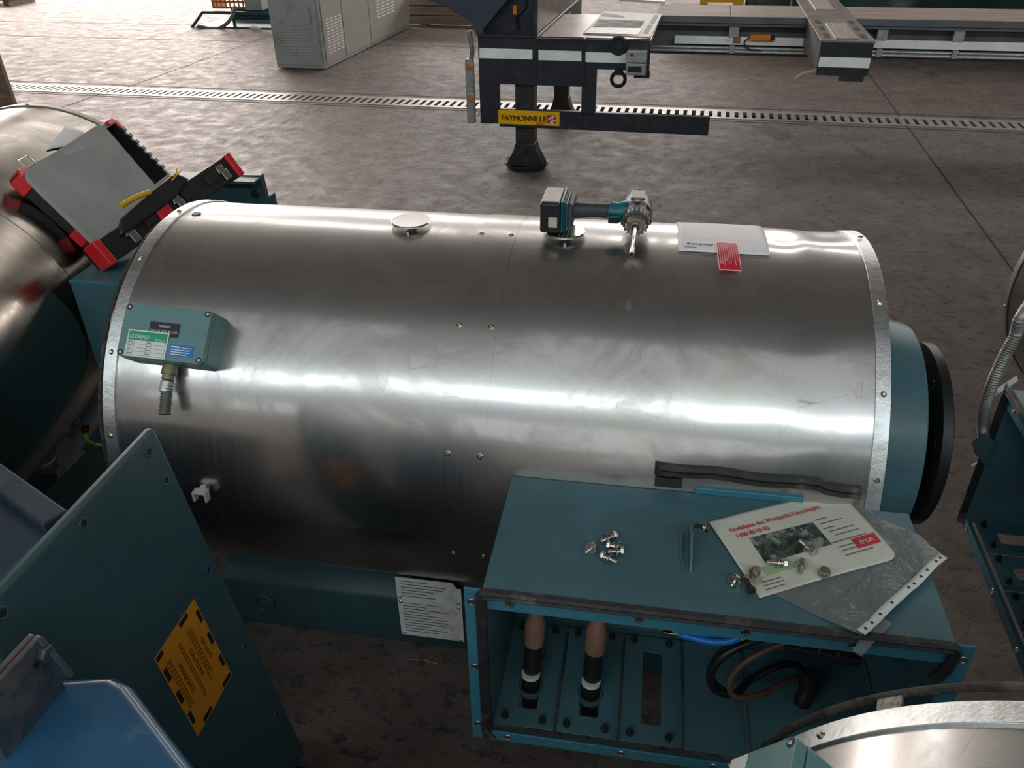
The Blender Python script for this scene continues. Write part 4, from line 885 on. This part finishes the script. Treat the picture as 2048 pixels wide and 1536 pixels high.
hp = bez([(-.172, -.006, hz), (-.150, -.004, hz), (-.115, .0, hz), (-.080, -.002, hz), (-.055, -.004, hz+.002)], 6); rr_ = [.021-.004*math.sin(math.pi*i/(len(hp)-1)) for i in range(len(hp))]
b.tube(hp, rr_, 20); b.build('handle_grip', 'grip', DR, smooth=60)
b = db(); b.tube(bez([(-.082, -.004, hz), (-.065, -.008, hz), (-.045, -.006, hz+.004), (-.03, -.004, hz+.004)], 4), .0235, 18); b.build('trigger_housing', 'mteal', DR, smooth=60)
b = db(); b.obox((-.074, -.030, hz-.008), (.013, 0, 0), (0, .008, 0), (0, 0, .010)); b.build('trigger', 'black', DR, bevel=.004)
b = db(); b.torus((-.072, -.027, hz-.004), (0, .3, 1), .017, .0028, 28, 8); b.build('trigger_guard', 'mteal', DR)
b = db(); b.obox((-.050, -.034, hz-.012), (.007, 0, 0), (0, .006, 0), (0, 0, .007)); b.build('direction_switch', 'mteal', DR, bevel=.002)
hc = Vector((-.022, 0, zb_+.036)); Yn = Vector((0, -1, 0))
b = db(); b.lathe(hc-Yn*.085, Yn*.075, [(0, .004), (0, .024), (.1, .031), (.5, .034), (1, .034)], 32, cap=False); b.build('motor_housing', 'mteal', DR, smooth=50)
b = db(); b.lathe(hc-Yn*.012, Yn*.050, [(0, .034), (.1, .0365), (.5, .0365), (.62, .033), (1, .031)], 32); b.build('gear_case', 'gearcase', DR, bevel=.0008)
b = db(); b.obox(hc+Vector((0, .03, .033)), (.017, 0, 0), (0, .028, 0), (0, -.004, .006)); b.build('selector_hood', 'gearcase', DR, bevel=.003)
b = db(); b.sphere(hc+Vector((-.008, .062, .032)), .006); b.sphere(hc+Vector((0, .062, .034)), .006); b.sphere(hc+Vector((.008, .062, .032)), .006); b.build('speed_switch', 'gearcase', DR)
for a in (-50, 0, 50, 110, -110):
    b = db(); aa = R_(a); rv = Vector((math.sin(aa), 0, math.cos(aa))); b.obox(hc+Yn*.018+rv*.0358, rv.cross(Yn)*.006, Yn*.005, rv*.0018); b.build('collar_notch', 'black', DR)
b = db(); b.lathe(hc+Yn*.038, Yn*.034, [(0, .030), (.1, .0305), (.75, .027), (.8, .0245), (1, .0235)], 40); b.build('torque_collar', 'grip', DR)
for k in range(20):
    a = 2*math.pi*k/20; rv = Vector((math.sin(a), 0, math.cos(a))); b = db(); b.obox(hc+Yn*.052+rv*.0292, rv.cross(Yn)*.0018, Yn*.012, rv*.0018); b.build('grip_rib', 'gearcase', DR, bevel=.0006)
b = db(); b.lathe(hc+Yn*.072, Yn*.018, [(0, .0225), (.3, .0235), (.7, .020), (.72, .015), (1, .012)], 36); b.build('chuck', 'steel', DR)
b = db(); b.lathe(hc+Yn*.088, Yn*.005, [(0, .010), (1, .006)], 24); b.build('chuck_jaws', 'steel_dk', DR)
be = hc+Yn*.250+Vector((-.002, 0, .002)); bs = hc+Yn*.090
b = db(); b.lathe(bs, be-bs, [(0, .0045), (.18, .0045), (.2, .0038), (.72, .0038), (.76, .0055), (1, .0058)], 20); b.build('socket_bit', 'steel_br', DR)
b = db(); b.lathe(be, (be-bs).normalized()*.0006, [(0, .0040), (1, .0038)], 6); b.build('socket_opening', 'dark', DR)

# ================================================================ low-bed trailer behind (built in the hall grid)
tp = fl(1053, 335)[1]-.11
def Q(px, py): return pt(px, py, tp)
zD = Q(1070, 75).z                                     # deck height
tbm = st(onz(1440, 33, zD)).y; tbk = st(onz(1440, 10, zD)).y; tof = st(onz(1696, 83, zD)).y
tr = empty('lowbed_trailer', 'navy-black lowbed trailer with white reflective strips and landing leg, standing behind the generators', 'trailer', ROT @ Vector((Q(1053, 300).x, tp, 0)), HR)
TI = root_mat(tr).inverted() @ ROT
def tmb(): b = MB(); b.T = TI.copy(); return b
def X(px, py=170): return Q(px, py).x
def Z(py, px=1100): return Q(px, py).z
def bar(b, xa, xb, za, zb, y0=tp, y1=tp+.05): b.box((xa, y0, za), (xb, y1, zb))
xL, xR = X(955, 66), X(1302, 82); zb1 = Z(168, 1060); zb2 = Z(141, 1260)
b = tmb(); bar(b, xL, X(1166), zb1, zD); bar(b, X(1166), xR, zb2, zD); bar(b, xL, X(998, 200), Z(247, 975), zb1-.0); bar(b, X(1163, 190), X(1191, 190), Z(232, 1175), zb2); bar(b, X(998, 200), Q(1420, 236).x, Z(262, 1200), Z(221, 1080))
b.build('side_panel', 'navy', tr, bevel=.004)
for px in (1071, 1168): b = tmb(); bar(b, X(px-3, 100), X(px+3, 100), zb1, zD-.01, tp-.008, tp+.002); b.build('stiffener', 'navy', tr, bevel=.002)
b = tmb(); bar(b, xL, X(1166), zb1-.006, zb1+.010, tp-.008, tp+.002); b.build('stiffener', 'navy', tr, bevel=.002)
for xa, xb, ya, yb in ((959, 1065, 96, 116), (1077, 1163, 100, 120), (1171, 1253, 104, 124)):
    b = tmb(); b.prism([Q(xa, ya), Q(xb, ya+(xb-xa)*.028), Q(xb, yb+(xb-xa)*.028), Q(xa, yb)], (0, -.002, 0)); o = b.build('reflective_strip', 'tape', tr, smooth=0)
b = tmb(); sgp = [Q(997, 219), Q(1119, 224), Q(1119, 252), Q(997, 247)]; b.prism(sgp, (0, -.004, 0)); o = b.build('maker_sign', 'yellow', tr, smooth=0); o['label'] = 'yellow maker sign with dark lettering'
sgw = lambda px, py: ROT @ (Q(px, py)-Vector((0, .0045, 0)))
tx = (sgw(1119, 252)-sgw(997, 247)).normalized()
for k in (0, .0025, .005): text('FAYMONVILLE', sgw(1002, 240)+tx*k+Vector((0, 0, k*.4)), tx, (0, 0, 1), .056, 'signink', o, (sgw(1091, 240)-sgw(1002, 240)).length)
text('MAX', sgw(1073, 249), tx, (0, 0, 1), .026, 'redp', o, (sgw(1090, 240)-sgw(1073, 240)).length, bold=.0012)
b = tmb(); b.prism([Q(1094, 229), Q(1113, 230), Q(1113, 247), Q(1094, 246)], (0, -.006, 0)); lg_ = b.build('logo_field', 'redp', o, smooth=0)
b = tmb()
for tri in (((1094, 240), (1109, 229), (1106, 236)), ((1100, 246), (1106, 236), (1107, 249)), ((1106, 232), (1114, 230), (1113, 233)), ((1106, 240), (1113, 240), (1112, 243))): b.face([Q(*a)-Vector((0, .0068, 0)) for a in tri])
bmesh.ops.remove_doubles(b.bm, verts=b.bm.verts, dist=1e-5); b.build('logo_arrow', 'white', o, smooth=0)
# galvanised marker rail on the left end
b = tmb(); x_ = X(938, 180); b.box((X(934, 200), tp-.02, Z(245, 940)), (X(949, 200), tp+.03, Z(118, 940))); b.build('marker_rail', 'galv', tr, bevel=.004)
for px, py in ((941, 132), (943, 194)):
    b = tmb(); c = Q(px, py)-Vector((0, .026, 0)); b.box((c.x-.028, c.y, c.z-.030), (c.x+.028, c.y+.02, c.z+.030)); b.build('lamp_base', 'galv', tr, bevel=.004)
    b = tmb(); b.lathe(c+Vector((0, .002, 0)), (0, -.014, 0), [(0, .022), (.6, .022), (1, .014)], 24); o = b.build('marker_lamp', 'ambr', tr); o['label'] = 'round amber marker lamp'
b = tmb(); b.tube(bez([Q(938, 62), Q(942, 84), Q(944, 104), Q(941, 122)], 6), .018, 10); b.build('rail_hose', 'hose', tr)
b = tmb(); c = Q(952, 232); b.torus((c.x, tp+.01, c.z+.02), (0, 1, 0), .022, .006, 20, 8); b.build('rail_shackle', 'galv', tr)
# gooseneck behind the panel
gz = zD+.75; xg = X(1072, 72); t2 = tp+2.4
b = tmb(); b.box((xL+.01, tp+.10, zD-.25), (xg-.012, t2, zD+.85)); b.build('gooseneck', 'navy', tr, bevel=.01)
b = tmb(); b.box((xg-.010, tp+.02, zD+.002), (xg, t2, zD+.85)); b.build('gooseneck_side', 'decks', tr, bevel=.002)
b = tmb(); b.tube([(xg+.008, tp+.02, zD+.008), (xg+.008, t2, zD+.008)], .006, 8); b.build('weld_bead', 'tape', tr)
b = tmb(); bl = [Q(820, -14), Q(884, 10), Q(940, 42), Q(951, 66), Q(957, 80), Q(966, 80), Q(966, 60), Q(1040, -30), Q(820, -60)]
b.prism(bl, (0, .5, 0)); b.build('sloping_plate', 'blue_dk' if False else mat('blue_grey_paint', (.045, .055, .085), .35, 0, .15, 4), tr, bevel=.006)
b = tmb(); b.prism([Q(951, 66), Q(1071, 72), Q(1071, 76), Q(957, 74)], (0, -.012, 0)); b.build('edge_lip', 'navy', tr, bevel=.002)
b = tmb(); b.box((X(1066, 40), tp-.004, zD), (X(1074, 40), tp+.05, zD+.85)); b.build('edge_post', 'navy', tr, bevel=.003)
b = tmb(); c = Q(1024, 24); b.box((c.x-.013, tp+.09, c.z-.03), (c.x+.013, tp+.10, c.z+.03)); o = b.build('paper_tag', 'orange', tr, bevel=.002)
b = tmb(); c = Q(1046, 30); b.tube(bez([(c.x-.05, tp+.085, c.z-.11), (c.x-.06, tp+.07, c.z-.02), (c.x, tp+.08, c.z+.05), (c.x+.01, tp+.085, c.z+.2)], 6), .010, 8); b.build('air_hose', 'black', tr)
# deck behind the panel
b = tmb(); b.box((xg, tp, zD-.03), (xR, tbm, zD)); b.build('front_deck', 'decks', tr, bevel=.003)
def dk(px, py, h=0): return st(onz(px, py, zD+h))
b = tmb(); fr = [dk(*a) for a in ((1166, 68), (1208, 24), (1324, 30), (1301, 76))]; b.prism(fr, (0, 0, .006)); b.build('step_frame', 'plate_dull', tr)
b = tmb(); b.prism([dk(*a, .006) for a in ((1186, 54), (1198, 38), (1289, 42), (1280, 55))], (0, 0, .002)); b.build('grating', 'grate', tr)
for k in range(9):
    f = k/9; A = dk(1186, 54, .008).lerp(dk(1198, 38, .008), f+.05); C = dk(1280, 55, .008).lerp(dk(1289, 42, .008), f+.05); b = tmb(); b.prism([A, C, C+Vector((0, .012, 0)), A+Vector((0, .012, 0))], (0, 0, .002)); b.build('grating_bar', 'steel_dk', tr)
b = tmb(); b.prism([dk(*a, .006) for a in ((1171, 67), (1181, 56), (1283, 58), (1277, 70))], (0, 0, .004)); b.build('chequer_plate', mat('chequer_plate', (.42, .39, .36), .35, .7, .2, 30, .9, 55), tr)
for q in (((1286, 66), (1297, 49), (1306, 50), (1295, 68)), ((1299, 46), (1309, 30), (1318, 31), (1308, 47)), ((1201, 32), (1206, 26), (1250, 32), (1246, 35))):
    b = tmb(); b.prism([dk(*a, .0062) for a in q], (0, 0, .001)); b.build('deck_slot', 'dark', tr, smooth=0)
b = tmb(); b.prism([dk(*a) for a in ((1226, -6), (1240, 2), (1330, 8), (1334, -6))], (0, 0, .02)); b.build('deck_hatch', 'tape', tr, bevel=.003)
# twist-lock socket, lashing eye, plug box
b = tmb(); c = Q(1237, 91); b.torus((c.x, tp-.004, c.z), (0, 1, 0), .052, .014, 30, 10); b.build('socket_rim', 'navy', tr)
b = tmb(); b.lathe((c.x, tp-.001, c.z), (0, -.002, 0), [(0, .042), (1, .042)], 24); b.build('socket_hole', 'dark', tr)
b = tmb(); c = Q(1237, 158); b.torus((c.x, tp-.01, c.z), (0, 1, 0), .048, .013, 32, 10); b.box((c.x-.03, tp-.022, c.z+.03), (c.x+.03, tp+.01, c.z+.075)); o = b.build('lashing_ring', 'blackm', tr)
a_, c_ = Q(1256, 94), Q(1293, 143)
b = tmb(); b.box((a_.x, tp-.11, c_.z+.075), (c_.x, tp-.002, a_.z-.01)); b.build('plug_box', 'galv', tr, bevel=.005)
b = tmb(); b.box((a_.x, tp-.10, c_.z-.01), (c_.x, tp-.002, c_.z+.070)); b.build('plug_box', 'galv', tr, bevel=.005)
b = tmb(); b.box((a_.x+.015, tp-.104, c_.z+.012), (c_.x-.03, tp-.1, c_.z+.05)); b.build('box_opening', 'dark', tr)
b = tmb(); b.box((a_.x+.03, tp-.113, c_.z+.12), (a_.x+.045, tp-.11, c_.z+.135)); b.build('keyhole', 'dark', tr)
b = tmb(); b.box((Q(1268, 150).x, tp, Q(1268, 156).z), (Q(1299, 150).x, tp+.05, Q(1268, 140).z)); b.build('rear_block', 'navy', tr)
# landing legs
def leg(px, base_py, w, name, ):
    f = fl(px, base_py); y = f.y; x = f.x
    b = tmb(); b.box((x-w/2, y-.07, .175), (x+w/2, y+.07, zD-.05)); b.build(name, 'steel_dk', tr, bevel=.006)
    b = tmb(); b.prism([(x-w/2-.004, y-.075, .205), (x+w/2+.004, y-.075, .205), (x+w*.62, y-.075, .15), (x+w*.98, y-.075, .055), (x+w*.98, y-.075, .03), (x-w*.98, y-.075, .03), (x-w*.98, y-.075, .055), (x-w*.62, y-.075, .15)], (0, .15, 0)); b.build('foot_yoke', 'steel_dk', tr, bevel=.006)
    b = tmb(); b.lathe((x, y, 0), (0, 0, .055), [(0, w*.95), (.15, w*1.05), (.8, w*1.22), (1, w*1.22), (.85, w*1.1), (.3, w*.8)], 40); b.build('foot_pad', 'steel_dk', tr)
    b = tmb(); b.cyl((x, y-.095, .150), (x, y-.070, .150), .020, 6); b.build('foot_pin', 'steel_dk', tr)
leg(1053, 335, .142, 'landing_leg'); leg(1123, 238, .125, 'landing_leg')
# main bed
xE = 5.4
b = tmb(); n_ = 6
xs_ = [xR-.05+.0, xR+.55, xR+1.25, 2.1, 3.2, 4.3, xE]
for a, c in zip(xs_, xs_[1:]): b = tmb(); b.box((a+.002, tbm+.02, zD-.045), (c-.002, tbk, zD)); b.build('deck_board', 'wood', tr, bevel=.002)
b = tmb(); b.box((xR-.02, tbm, zD-.05), (xE, tbm+.018, zD)); b.build('deck_rail', 'grey', tr, bevel=.002)
def bz(py, px=1440): return pt(px, py, tbm).z
b = tmb(); b.box((xR-.1, tbm+.16, bz(108)-.0), (xE, tbm+.28, zD-.05)); b.build('main_beam', 'grey', tr)
b = tmb(); b.box((xR-.1, tbm+.02, zD-.055), (xE, tbm+.3, zD-.075)); b.build('beam_flange', 'grey', tr)
b = tmb(); b.box((xR+.12, tbm+.05, bz(91)), (xE, tbm+.07, bz(75))); b.build('reflective_strip', 'tape', tr)
b = tmb(); b.box((xR+.12, tbm+.072, bz(93)), (xE, tbm+.14, bz(88))); b.build('strip_carrier', 'grey', tr)
for py, r_ in ((98, .013), (105, .015)): b = tmb(); b.tube([(xR-.1, tbm+.06, bz(py)), (xE, tbm+.06, bz(py))], r_, 10); b.build('air_pipe', 'galv', tr)
b = tmb(); b.box((xR-.1, tbm+.06, bz(110)-.01), (xE, tbm+.3, bz(110))); b.build('beam_bottom', 'steel_dk', tr)
x_ = pt(1469, 80, tbm).x
for x in (x_, pt(1770, 70, tbm).x, pt(1925, 70, tbm).x):
    b = tmb(); b.box((x-.05, tbm+.04, bz(76)), (x+.03, tbm+.16, bz(54))); b.build('strip_bracket', 'galv', tr, bevel=.004)
    b = tmb(); b.box((x-.03, tbm+.03, bz(108)), (x+.012, tbm+.05, bz(92))); b.build('pipe_clip', 'galv', tr, bevel=.003)
b = tmb(); b.box((x_-.012, tbm+.045, bz(88)), (x_+.05, tbm+.049, bz(75))); b.build('rust_patch', 'amber2', tr)
b = tmb(); c = pt(1526, 76, tbm-.0); b.box((c.x-.10, tbm+.0, c.z-.022), (c.x+.06, tbm+.045, c.z+.022)); o = b.build('side_lamp', 'orange', tr, bevel=.006); o['label'] = 'orange side marker lamp'
b = tmb(); b.box((c.x+.06, tbm+.0, c.z-.020), (c.x+.09, tbm+.045, c.z+.02)); b.build('lamp_cap', 'black', tr, bevel=.004)
b = tmb(); b.tube(bez([(c.x-.10, tbm+.02, c.z), (c.x-.14, tbm+.02, c.z-.04), (c.x-.10, tbm+.03, c.z-.09), (c.x, tbm+.04, c.z-.10)], 6), .006, 8); b.build('lamp_cable', 'black', tr)
b = tmb(); b.tube([(xR-.1, tbm+.035, bz(50)), (1.0, tbm+.03, bz(52)), (1.9, tbm+.035, bz(51)), (3.0, tbm+.03, bz(53)), (xE, tbm+.035, bz(52))], .011, 8); b.build('brake_hose', 'black', tr)
# outrigger reaching towards the camera
oa, ob = dk(1642, 83), dk(1752, 84); zo = pt(1690, 152, tof).z
b = tmb(); b.box((oa.x, tof, zD-.008), (ob.x, tbk+1.2, zD+.006)); b.build('outrigger_top', 'decks', tr, bevel=.002)
b = tmb(); b.box((oa.x+.01, tof-.0, zo), (ob.x-.01, tof+.02, zD-.009)); b.build('outrigger_face', 'navy', tr, bevel=.003)
b = tmb(); b.box((oa.x+.006, tof+.021, zo+.01), (oa.x+.022, tbm+.1, zD-.009)); b.box((ob.x-.022, tof+.021, zo+.01), (ob.x-.006, tbm+.1, zD-.009)); b.build('outrigger_web', 'grey', tr)
b = tmb(); za, zb = pt(1690, 135, tof).z, pt(1690, 115, tof).z; b.box((oa.x+.012, tof-.003, za), (ob.x-.012, tof, zb)); b.build('reflective_strip', 'tape', tr)
b = tmb(); b.box((ob.x-.19, tof+.002, zo-.035), (ob.x-.03, tof+.06, zo)); b.build('pivot_block', 'steel_dk', tr)
W = ob.x-oa.x
for k in range(3):
    y0 = tof+.10+k*.30*1.05
    for xx in (oa.x+W*.10, ob.x-W*.22):
        b = tmb(); b.box((xx, y0, zD+.0062), (xx+W*.11, y0+.17, zD+.0075)); b.build('deck_slot', 'dark', tr)
b = tmb(); b.box((oa.x+W*.28, tof+.04, zD+.006), (ob.x-W*.30, tof+.72, zD+.016)); b.build('tread_plate', bpy.data.materials['chequer_plate'], tr, bevel=.002)
b = tmb(); b.box((oa.x+W*.28, tof+1.45, zD+.006), (ob.x-W*.30, tbk+1.1, zD+.016)); b.build('tread_plate', bpy.data.materials['chequer_plate'], tr, bevel=.002)
b = tmb(); b.tube(bez([(oa.x+.0, tof+.01, zo+.03), (oa.x-.02, tof+.0, zo+.02), (oa.x-.07, tof-.01, zo+.015), (oa.x-.13, tof-.01, zo-.03)], 6), .012, 10); o = b.build('locking_lever', 'wood', tr); o['label'] = 'bent rusty locking lever'
for m_ in list(tr.children):
    pass
# green tarpaulin load, boards and pole beyond the bed
ty = fl(1700, 104).y+.4
def TY(px, py): return pt(px, py, ty)
b = MB(); x0, x1 = TY(1490, 10).x, 11.0; b.T = ROT.copy()
tc_ = ROT @ Vector(((x0+x1)/2, ty, 0)); b.T = Matrix.Translation(-tc_) @ ROT
b.grid(lambda u, v: Vector((x0+(x1-x0)*u, ty+.10*math.sin(9*u*(x1-x0)/3+2*v)*.5+.08*noise.noise(Vector((u*22, v*4, 0))), v*2.4)), 90, 20); o = b.build('green_tarpaulin', 'tarp', None, solid=.01); o.location = tc_; tag(o, 'shiny dark green tarpaulin hanging beyond the trailer bed at top right', 'tarpaulin')
def simple(name, label, cat, m, fn, base, bevel=.003, group=None):
    b = MB(); base = Vector(base); b.T = Matrix.Translation(-(ROT @ base)) @ ROT; fn(b); o = b.build(name, m, None, bevel=bevel); o.location = ROT @ base; tag(o, label, cat, group); return o
xa = TY(1343, 5).x; xb = TY(1486, 5).x
bh_ = TY(1400, 7).z/4
for k in range(4):
    simple('timber_board', ('lowest', 'second', 'third', 'top')[k]+' board of the timber stack between trailer and green tarpaulin', 'board', 'timber', lambda b: b.box((xa, ty-.12, .01+k*bh_), (xb, ty+.06, bh_-.005+k*bh_)), ((xa+xb)/2, ty, 0), group='boards beyond the trailer bed')
xp = TY(1400, 5).x; zz = bh_*4+.002
o = simple('yellow_clamp', 'yellow steel clamp on the timber stack at the top edge', 'clamp', 'yellow', lambda b: (b.box((xp, ty-.1, zz), (xp+.10, ty, zz+.5)), b.box((xp+.42, ty-.1, zz), (xp+.56, ty, zz+.5)), b.box((xp+.10, ty-.06, zz+.02), (xp+.42, ty-.03, zz+.10))), (xp+.2, ty, 0))
xq = TY(1579, 5).x; simple('steel_pole', 'thin pale pole standing in front of the green tarpaulin', 'pole', 'galv', lambda b: b.cyl((xq, ty-.25, 0), (xq, ty-.25, 2.3), .015, 12), (xq, ty-.25, 0), 0)
# pallet timbers left of the gooseneck
ta = fl(795, 53).y+.1; 
for k in range(4):
    xa, xb = pt(800, 50, ta).x, pt(960, 55, ta).x
    simple('timber_beam', ('lowest', 'second', 'third', 'top')[k]+' beam of the timber pile between cabinet and trailer', 'beam', 'timber', lambda b: b.box((xa, ta, .02+k*.135), (xb+.4, ta+.16, .145+k*.135)), ((xa+xb)/2, ta, 0), group='beams between cabinet and trailer')
simple('timber_runner', 'short timber runner under the pile beside the grey cabinet', 'beam', 'timber', lambda b: b.box((pt(840, 50, ta).x, ta-.02, 0), (pt(855, 50, ta).x, ta+.2, .018)), (pt(847, 50, ta).x, ta, 0))

# ---------------- grey switch cabinet
c1_, c2_, c3_ = fl(555, 137), fl(652, 140), fl(795, 55)
ct, cx0, cx1 = (c1_.y+c2_.y)/2, c1_.x, c2_.x; cyb = c3_.y; CH = 1.25
cab = empty('switch_cabinet', 'long grey switch cabinet with louvred end and white slotted side vents', 'cabinet', ROT @ Vector(((cx0+cx1)/2, (ct+cyb)/2, 0)), HR)
CI = root_mat(cab).inverted() @ ROT
def cmb(): b = MB(); b.T = CI.copy(); return b
b = cmb(); b.box((cx0, ct, .01), (cx1, cyb, CH)); b.build('cabinet_body', 'cabg', cab, bevel=.006)
def ce(px, py): return pt(px, py, ct)
b = cmb(); b.box((cx0+.02, ct-.012, .05), (cx1-.03, ct, CH-.02)); b.build('end_panel', 'cabg', cab, bevel=.003)
z0, z1 = ce(600, 110).z, ce(580, 47).z; xa0, xa1 = ce(560, 90).x, ce(632, 100).x
for j in range(4):
    b = cmb(); w_ = (xa1-xa0)/4
    for i in range(12):
        z = z0+(z1-z0)*i/11; b.prism([(xa0+w_*j+.01, ct-.012, z), (xa0+w_*j+.01, ct-.012, z+.022), (xa0+w_*j+.01, ct-.024, z+.004)], (w_-.02, 0, 0))
    o = b.build('louvre_column', 'cabg', cab); o['kind'] = 'stuff'
b = cmb(); h_ = ce(620, 30); b.box((h_.x-.012, ct-.03, h_.z-.09), (h_.x+.012, ct-.012, h_.z+.09)); b.build('door_handle', 'cabs', cab, bevel=.003)
def cs(px, py): return st(onp(px, py, E1, cx1))
dl = [cs(652, 139).y+.03, cs(692, 114).y, cs(742, 85).y, cyb-.02]
for k, (a, c) in enumerate(zip(dl, dl[1:])):
    b = cmb(); b.box((cx1, a+.01, .05), (cx1+.012, c-.01, CH-.03)); dp = b.build('side_door', 'cabs', cab, bevel=.003)
    if k in (0, 2):
        pts = (cs(656, 118), cs(690, 40)) if k == 0 else (cs(750, 44), cs(788, -10))
        ya, yb = (cs(655, 100).y, cs(688, 90).y) if k == 0 else (cs(750, 20).y, cs(788, 15).y); za, zb_ = (.16, .56) if k == 0 else (.32, .80)
        n1, n2 = (4, 12)
        for j in range(n1):
            b = cmb()
            for i in range(n2):
                y = ya+(yb-ya)*(j+.12)/n1; z = za+(zb_-za)*i/n2; b.box((cx1+.012, y, z), (cx1+.0135, y+(yb-ya)/n1*.72, z+(zb_-za)/n2*.45))
            o = b.build('vent_slots', 'slot', dp); o['kind'] = 'stuff'
# skid frame, hose, crate and small cabinet behind
s0 = fl(380, 55)
simple('skid_frame', 'low dark steel skid frame beside the grey cabinet, top left', 'steel frame', 'teal_dk', lambda b: (b.prism([(s0.x, s0.y, 0), (s0.x+.26, s0.y, .24), (s0.x+2.0, s0.y, .24), (s0.x+2.0, s0.y, .20), (s0.x+.26, s0.y, .20), (s0.x+.05, s0.y, 0)], (0, .04, 0)), b.box((s0.x+.1, s0.y-.0, 0), (s0.x+2.0, s0.y+.8, .02)), b.box((s0.x+.30, s0.y+.8, 0), (s0.x+2.0, s0.y+.84, .22)), b.box((s0.x+.75, s0.y, .02), (s0.x+.79, s0.y+.04, .2)), b.box((s0.x+1.5, s0.y, .02), (s0.x+1.54, s0.y+.04, .2))), (s0.x+1, s0.y, 0))
hq = [st(onp(*a, E2, s0.y-.05)) for a in ((470, 12), (466, 30), (452, 48), (430, 58), (398, 60))]
hq[-1].z = .03
simple('rubber_hose', 'thick grey hose hanging from the orange crate to the floor', 'hose', 'hose', lambda b: b.tube(bez(hq, 6), .028, 12), (hq[-1].x, hq[-1].y, 0), 0)
k0 = s0.y+.25
A_, B_ = st(onp(428, 28, E2, k0)), st(onp(498, 32, E2, k0))
simple('orange_crate', 'orange lattice crate on the dark skid frame', 'crate', 'crate', lambda b: [b.box((A_.x, k0, .245+i*.085), (B_.x, k0+.02, .275+i*.085)) for i in range(4)]+[b.box((A_.x+(B_.x-A_.x)*j/8-.008, k0, .245), (A_.x+(B_.x-A_.x)*j/8+.012, k0+.02, .53)) for j in range(9)]+[b.box((A_.x, k0+.02, .245), (A_.x+.02, k0+.4, .53)), b.box((B_.x-.02, k0+.02, .245), (B_.x, k0+.4, .53)), b.box((A_.x, k0+.02, .245), (B_.x, k0+.4, .26))], ((A_.x+B_.x)/2, k0+.2, .24))
C_, D_ = st(onp(497, 32, E2, k0+.05)), st(onp(536, 34, E2, k0+.05))
simple('grey_box', 'grey-green steel box between the orange crate and the switch cabinet', 'box', 'cabg', lambda b: b.box((C_.x+.05, k0-.1, .245), (D_.x, k0+.4, .95)), ((C_.x+D_.x)/2, k0, .24))
q = fl(508, 60); simple('blue_rag', 'small crumpled pale blue rag on the floor by the skid frame', 'rag', 'white', lambda b: (b.sphere((q.x, q.y, .035), .06, (1.2, .8, .5), 10), b.sphere((q.x+.07, q.y, .03), .045, (1, .9, .6), 8)), (q.x, q.y, 0), 0)
q = fl(8, 12); simple('pallet_corner', 'corner of a wooden pallet in the extreme top left', 'pallet', 'timber', lambda b: (b.box((q.x-1.0, q.y, .09), (q.x+.15, q.y+.7, .14)), b.box((q.x+.0, q.y, 0), (q.x+.12, q.y+.7, .09))), (q.x, q.y, 0))
# twigs and grit near the base
q = onz(815, 1318, .008)
b = MB(); b.tube([(0, 0, 0), (.05, .004, .003), (.10, -.004, .002)], .0015, 6); b.tube([(.05, .004, .003), (.07, .02, .002)], .0012, 6); b.tube([(.06, .0, .003), (.08, -.02, .002)], .0012, 6); b.tube([(.03, 0, .002), (.02, .018, .002)], .0012, 6)
o = b.build('dry_twig', 'twig', None); o.location = (q.x, q.y, .006); tag(o, 'dry branching twig on the floor in front of the base', 'twig')
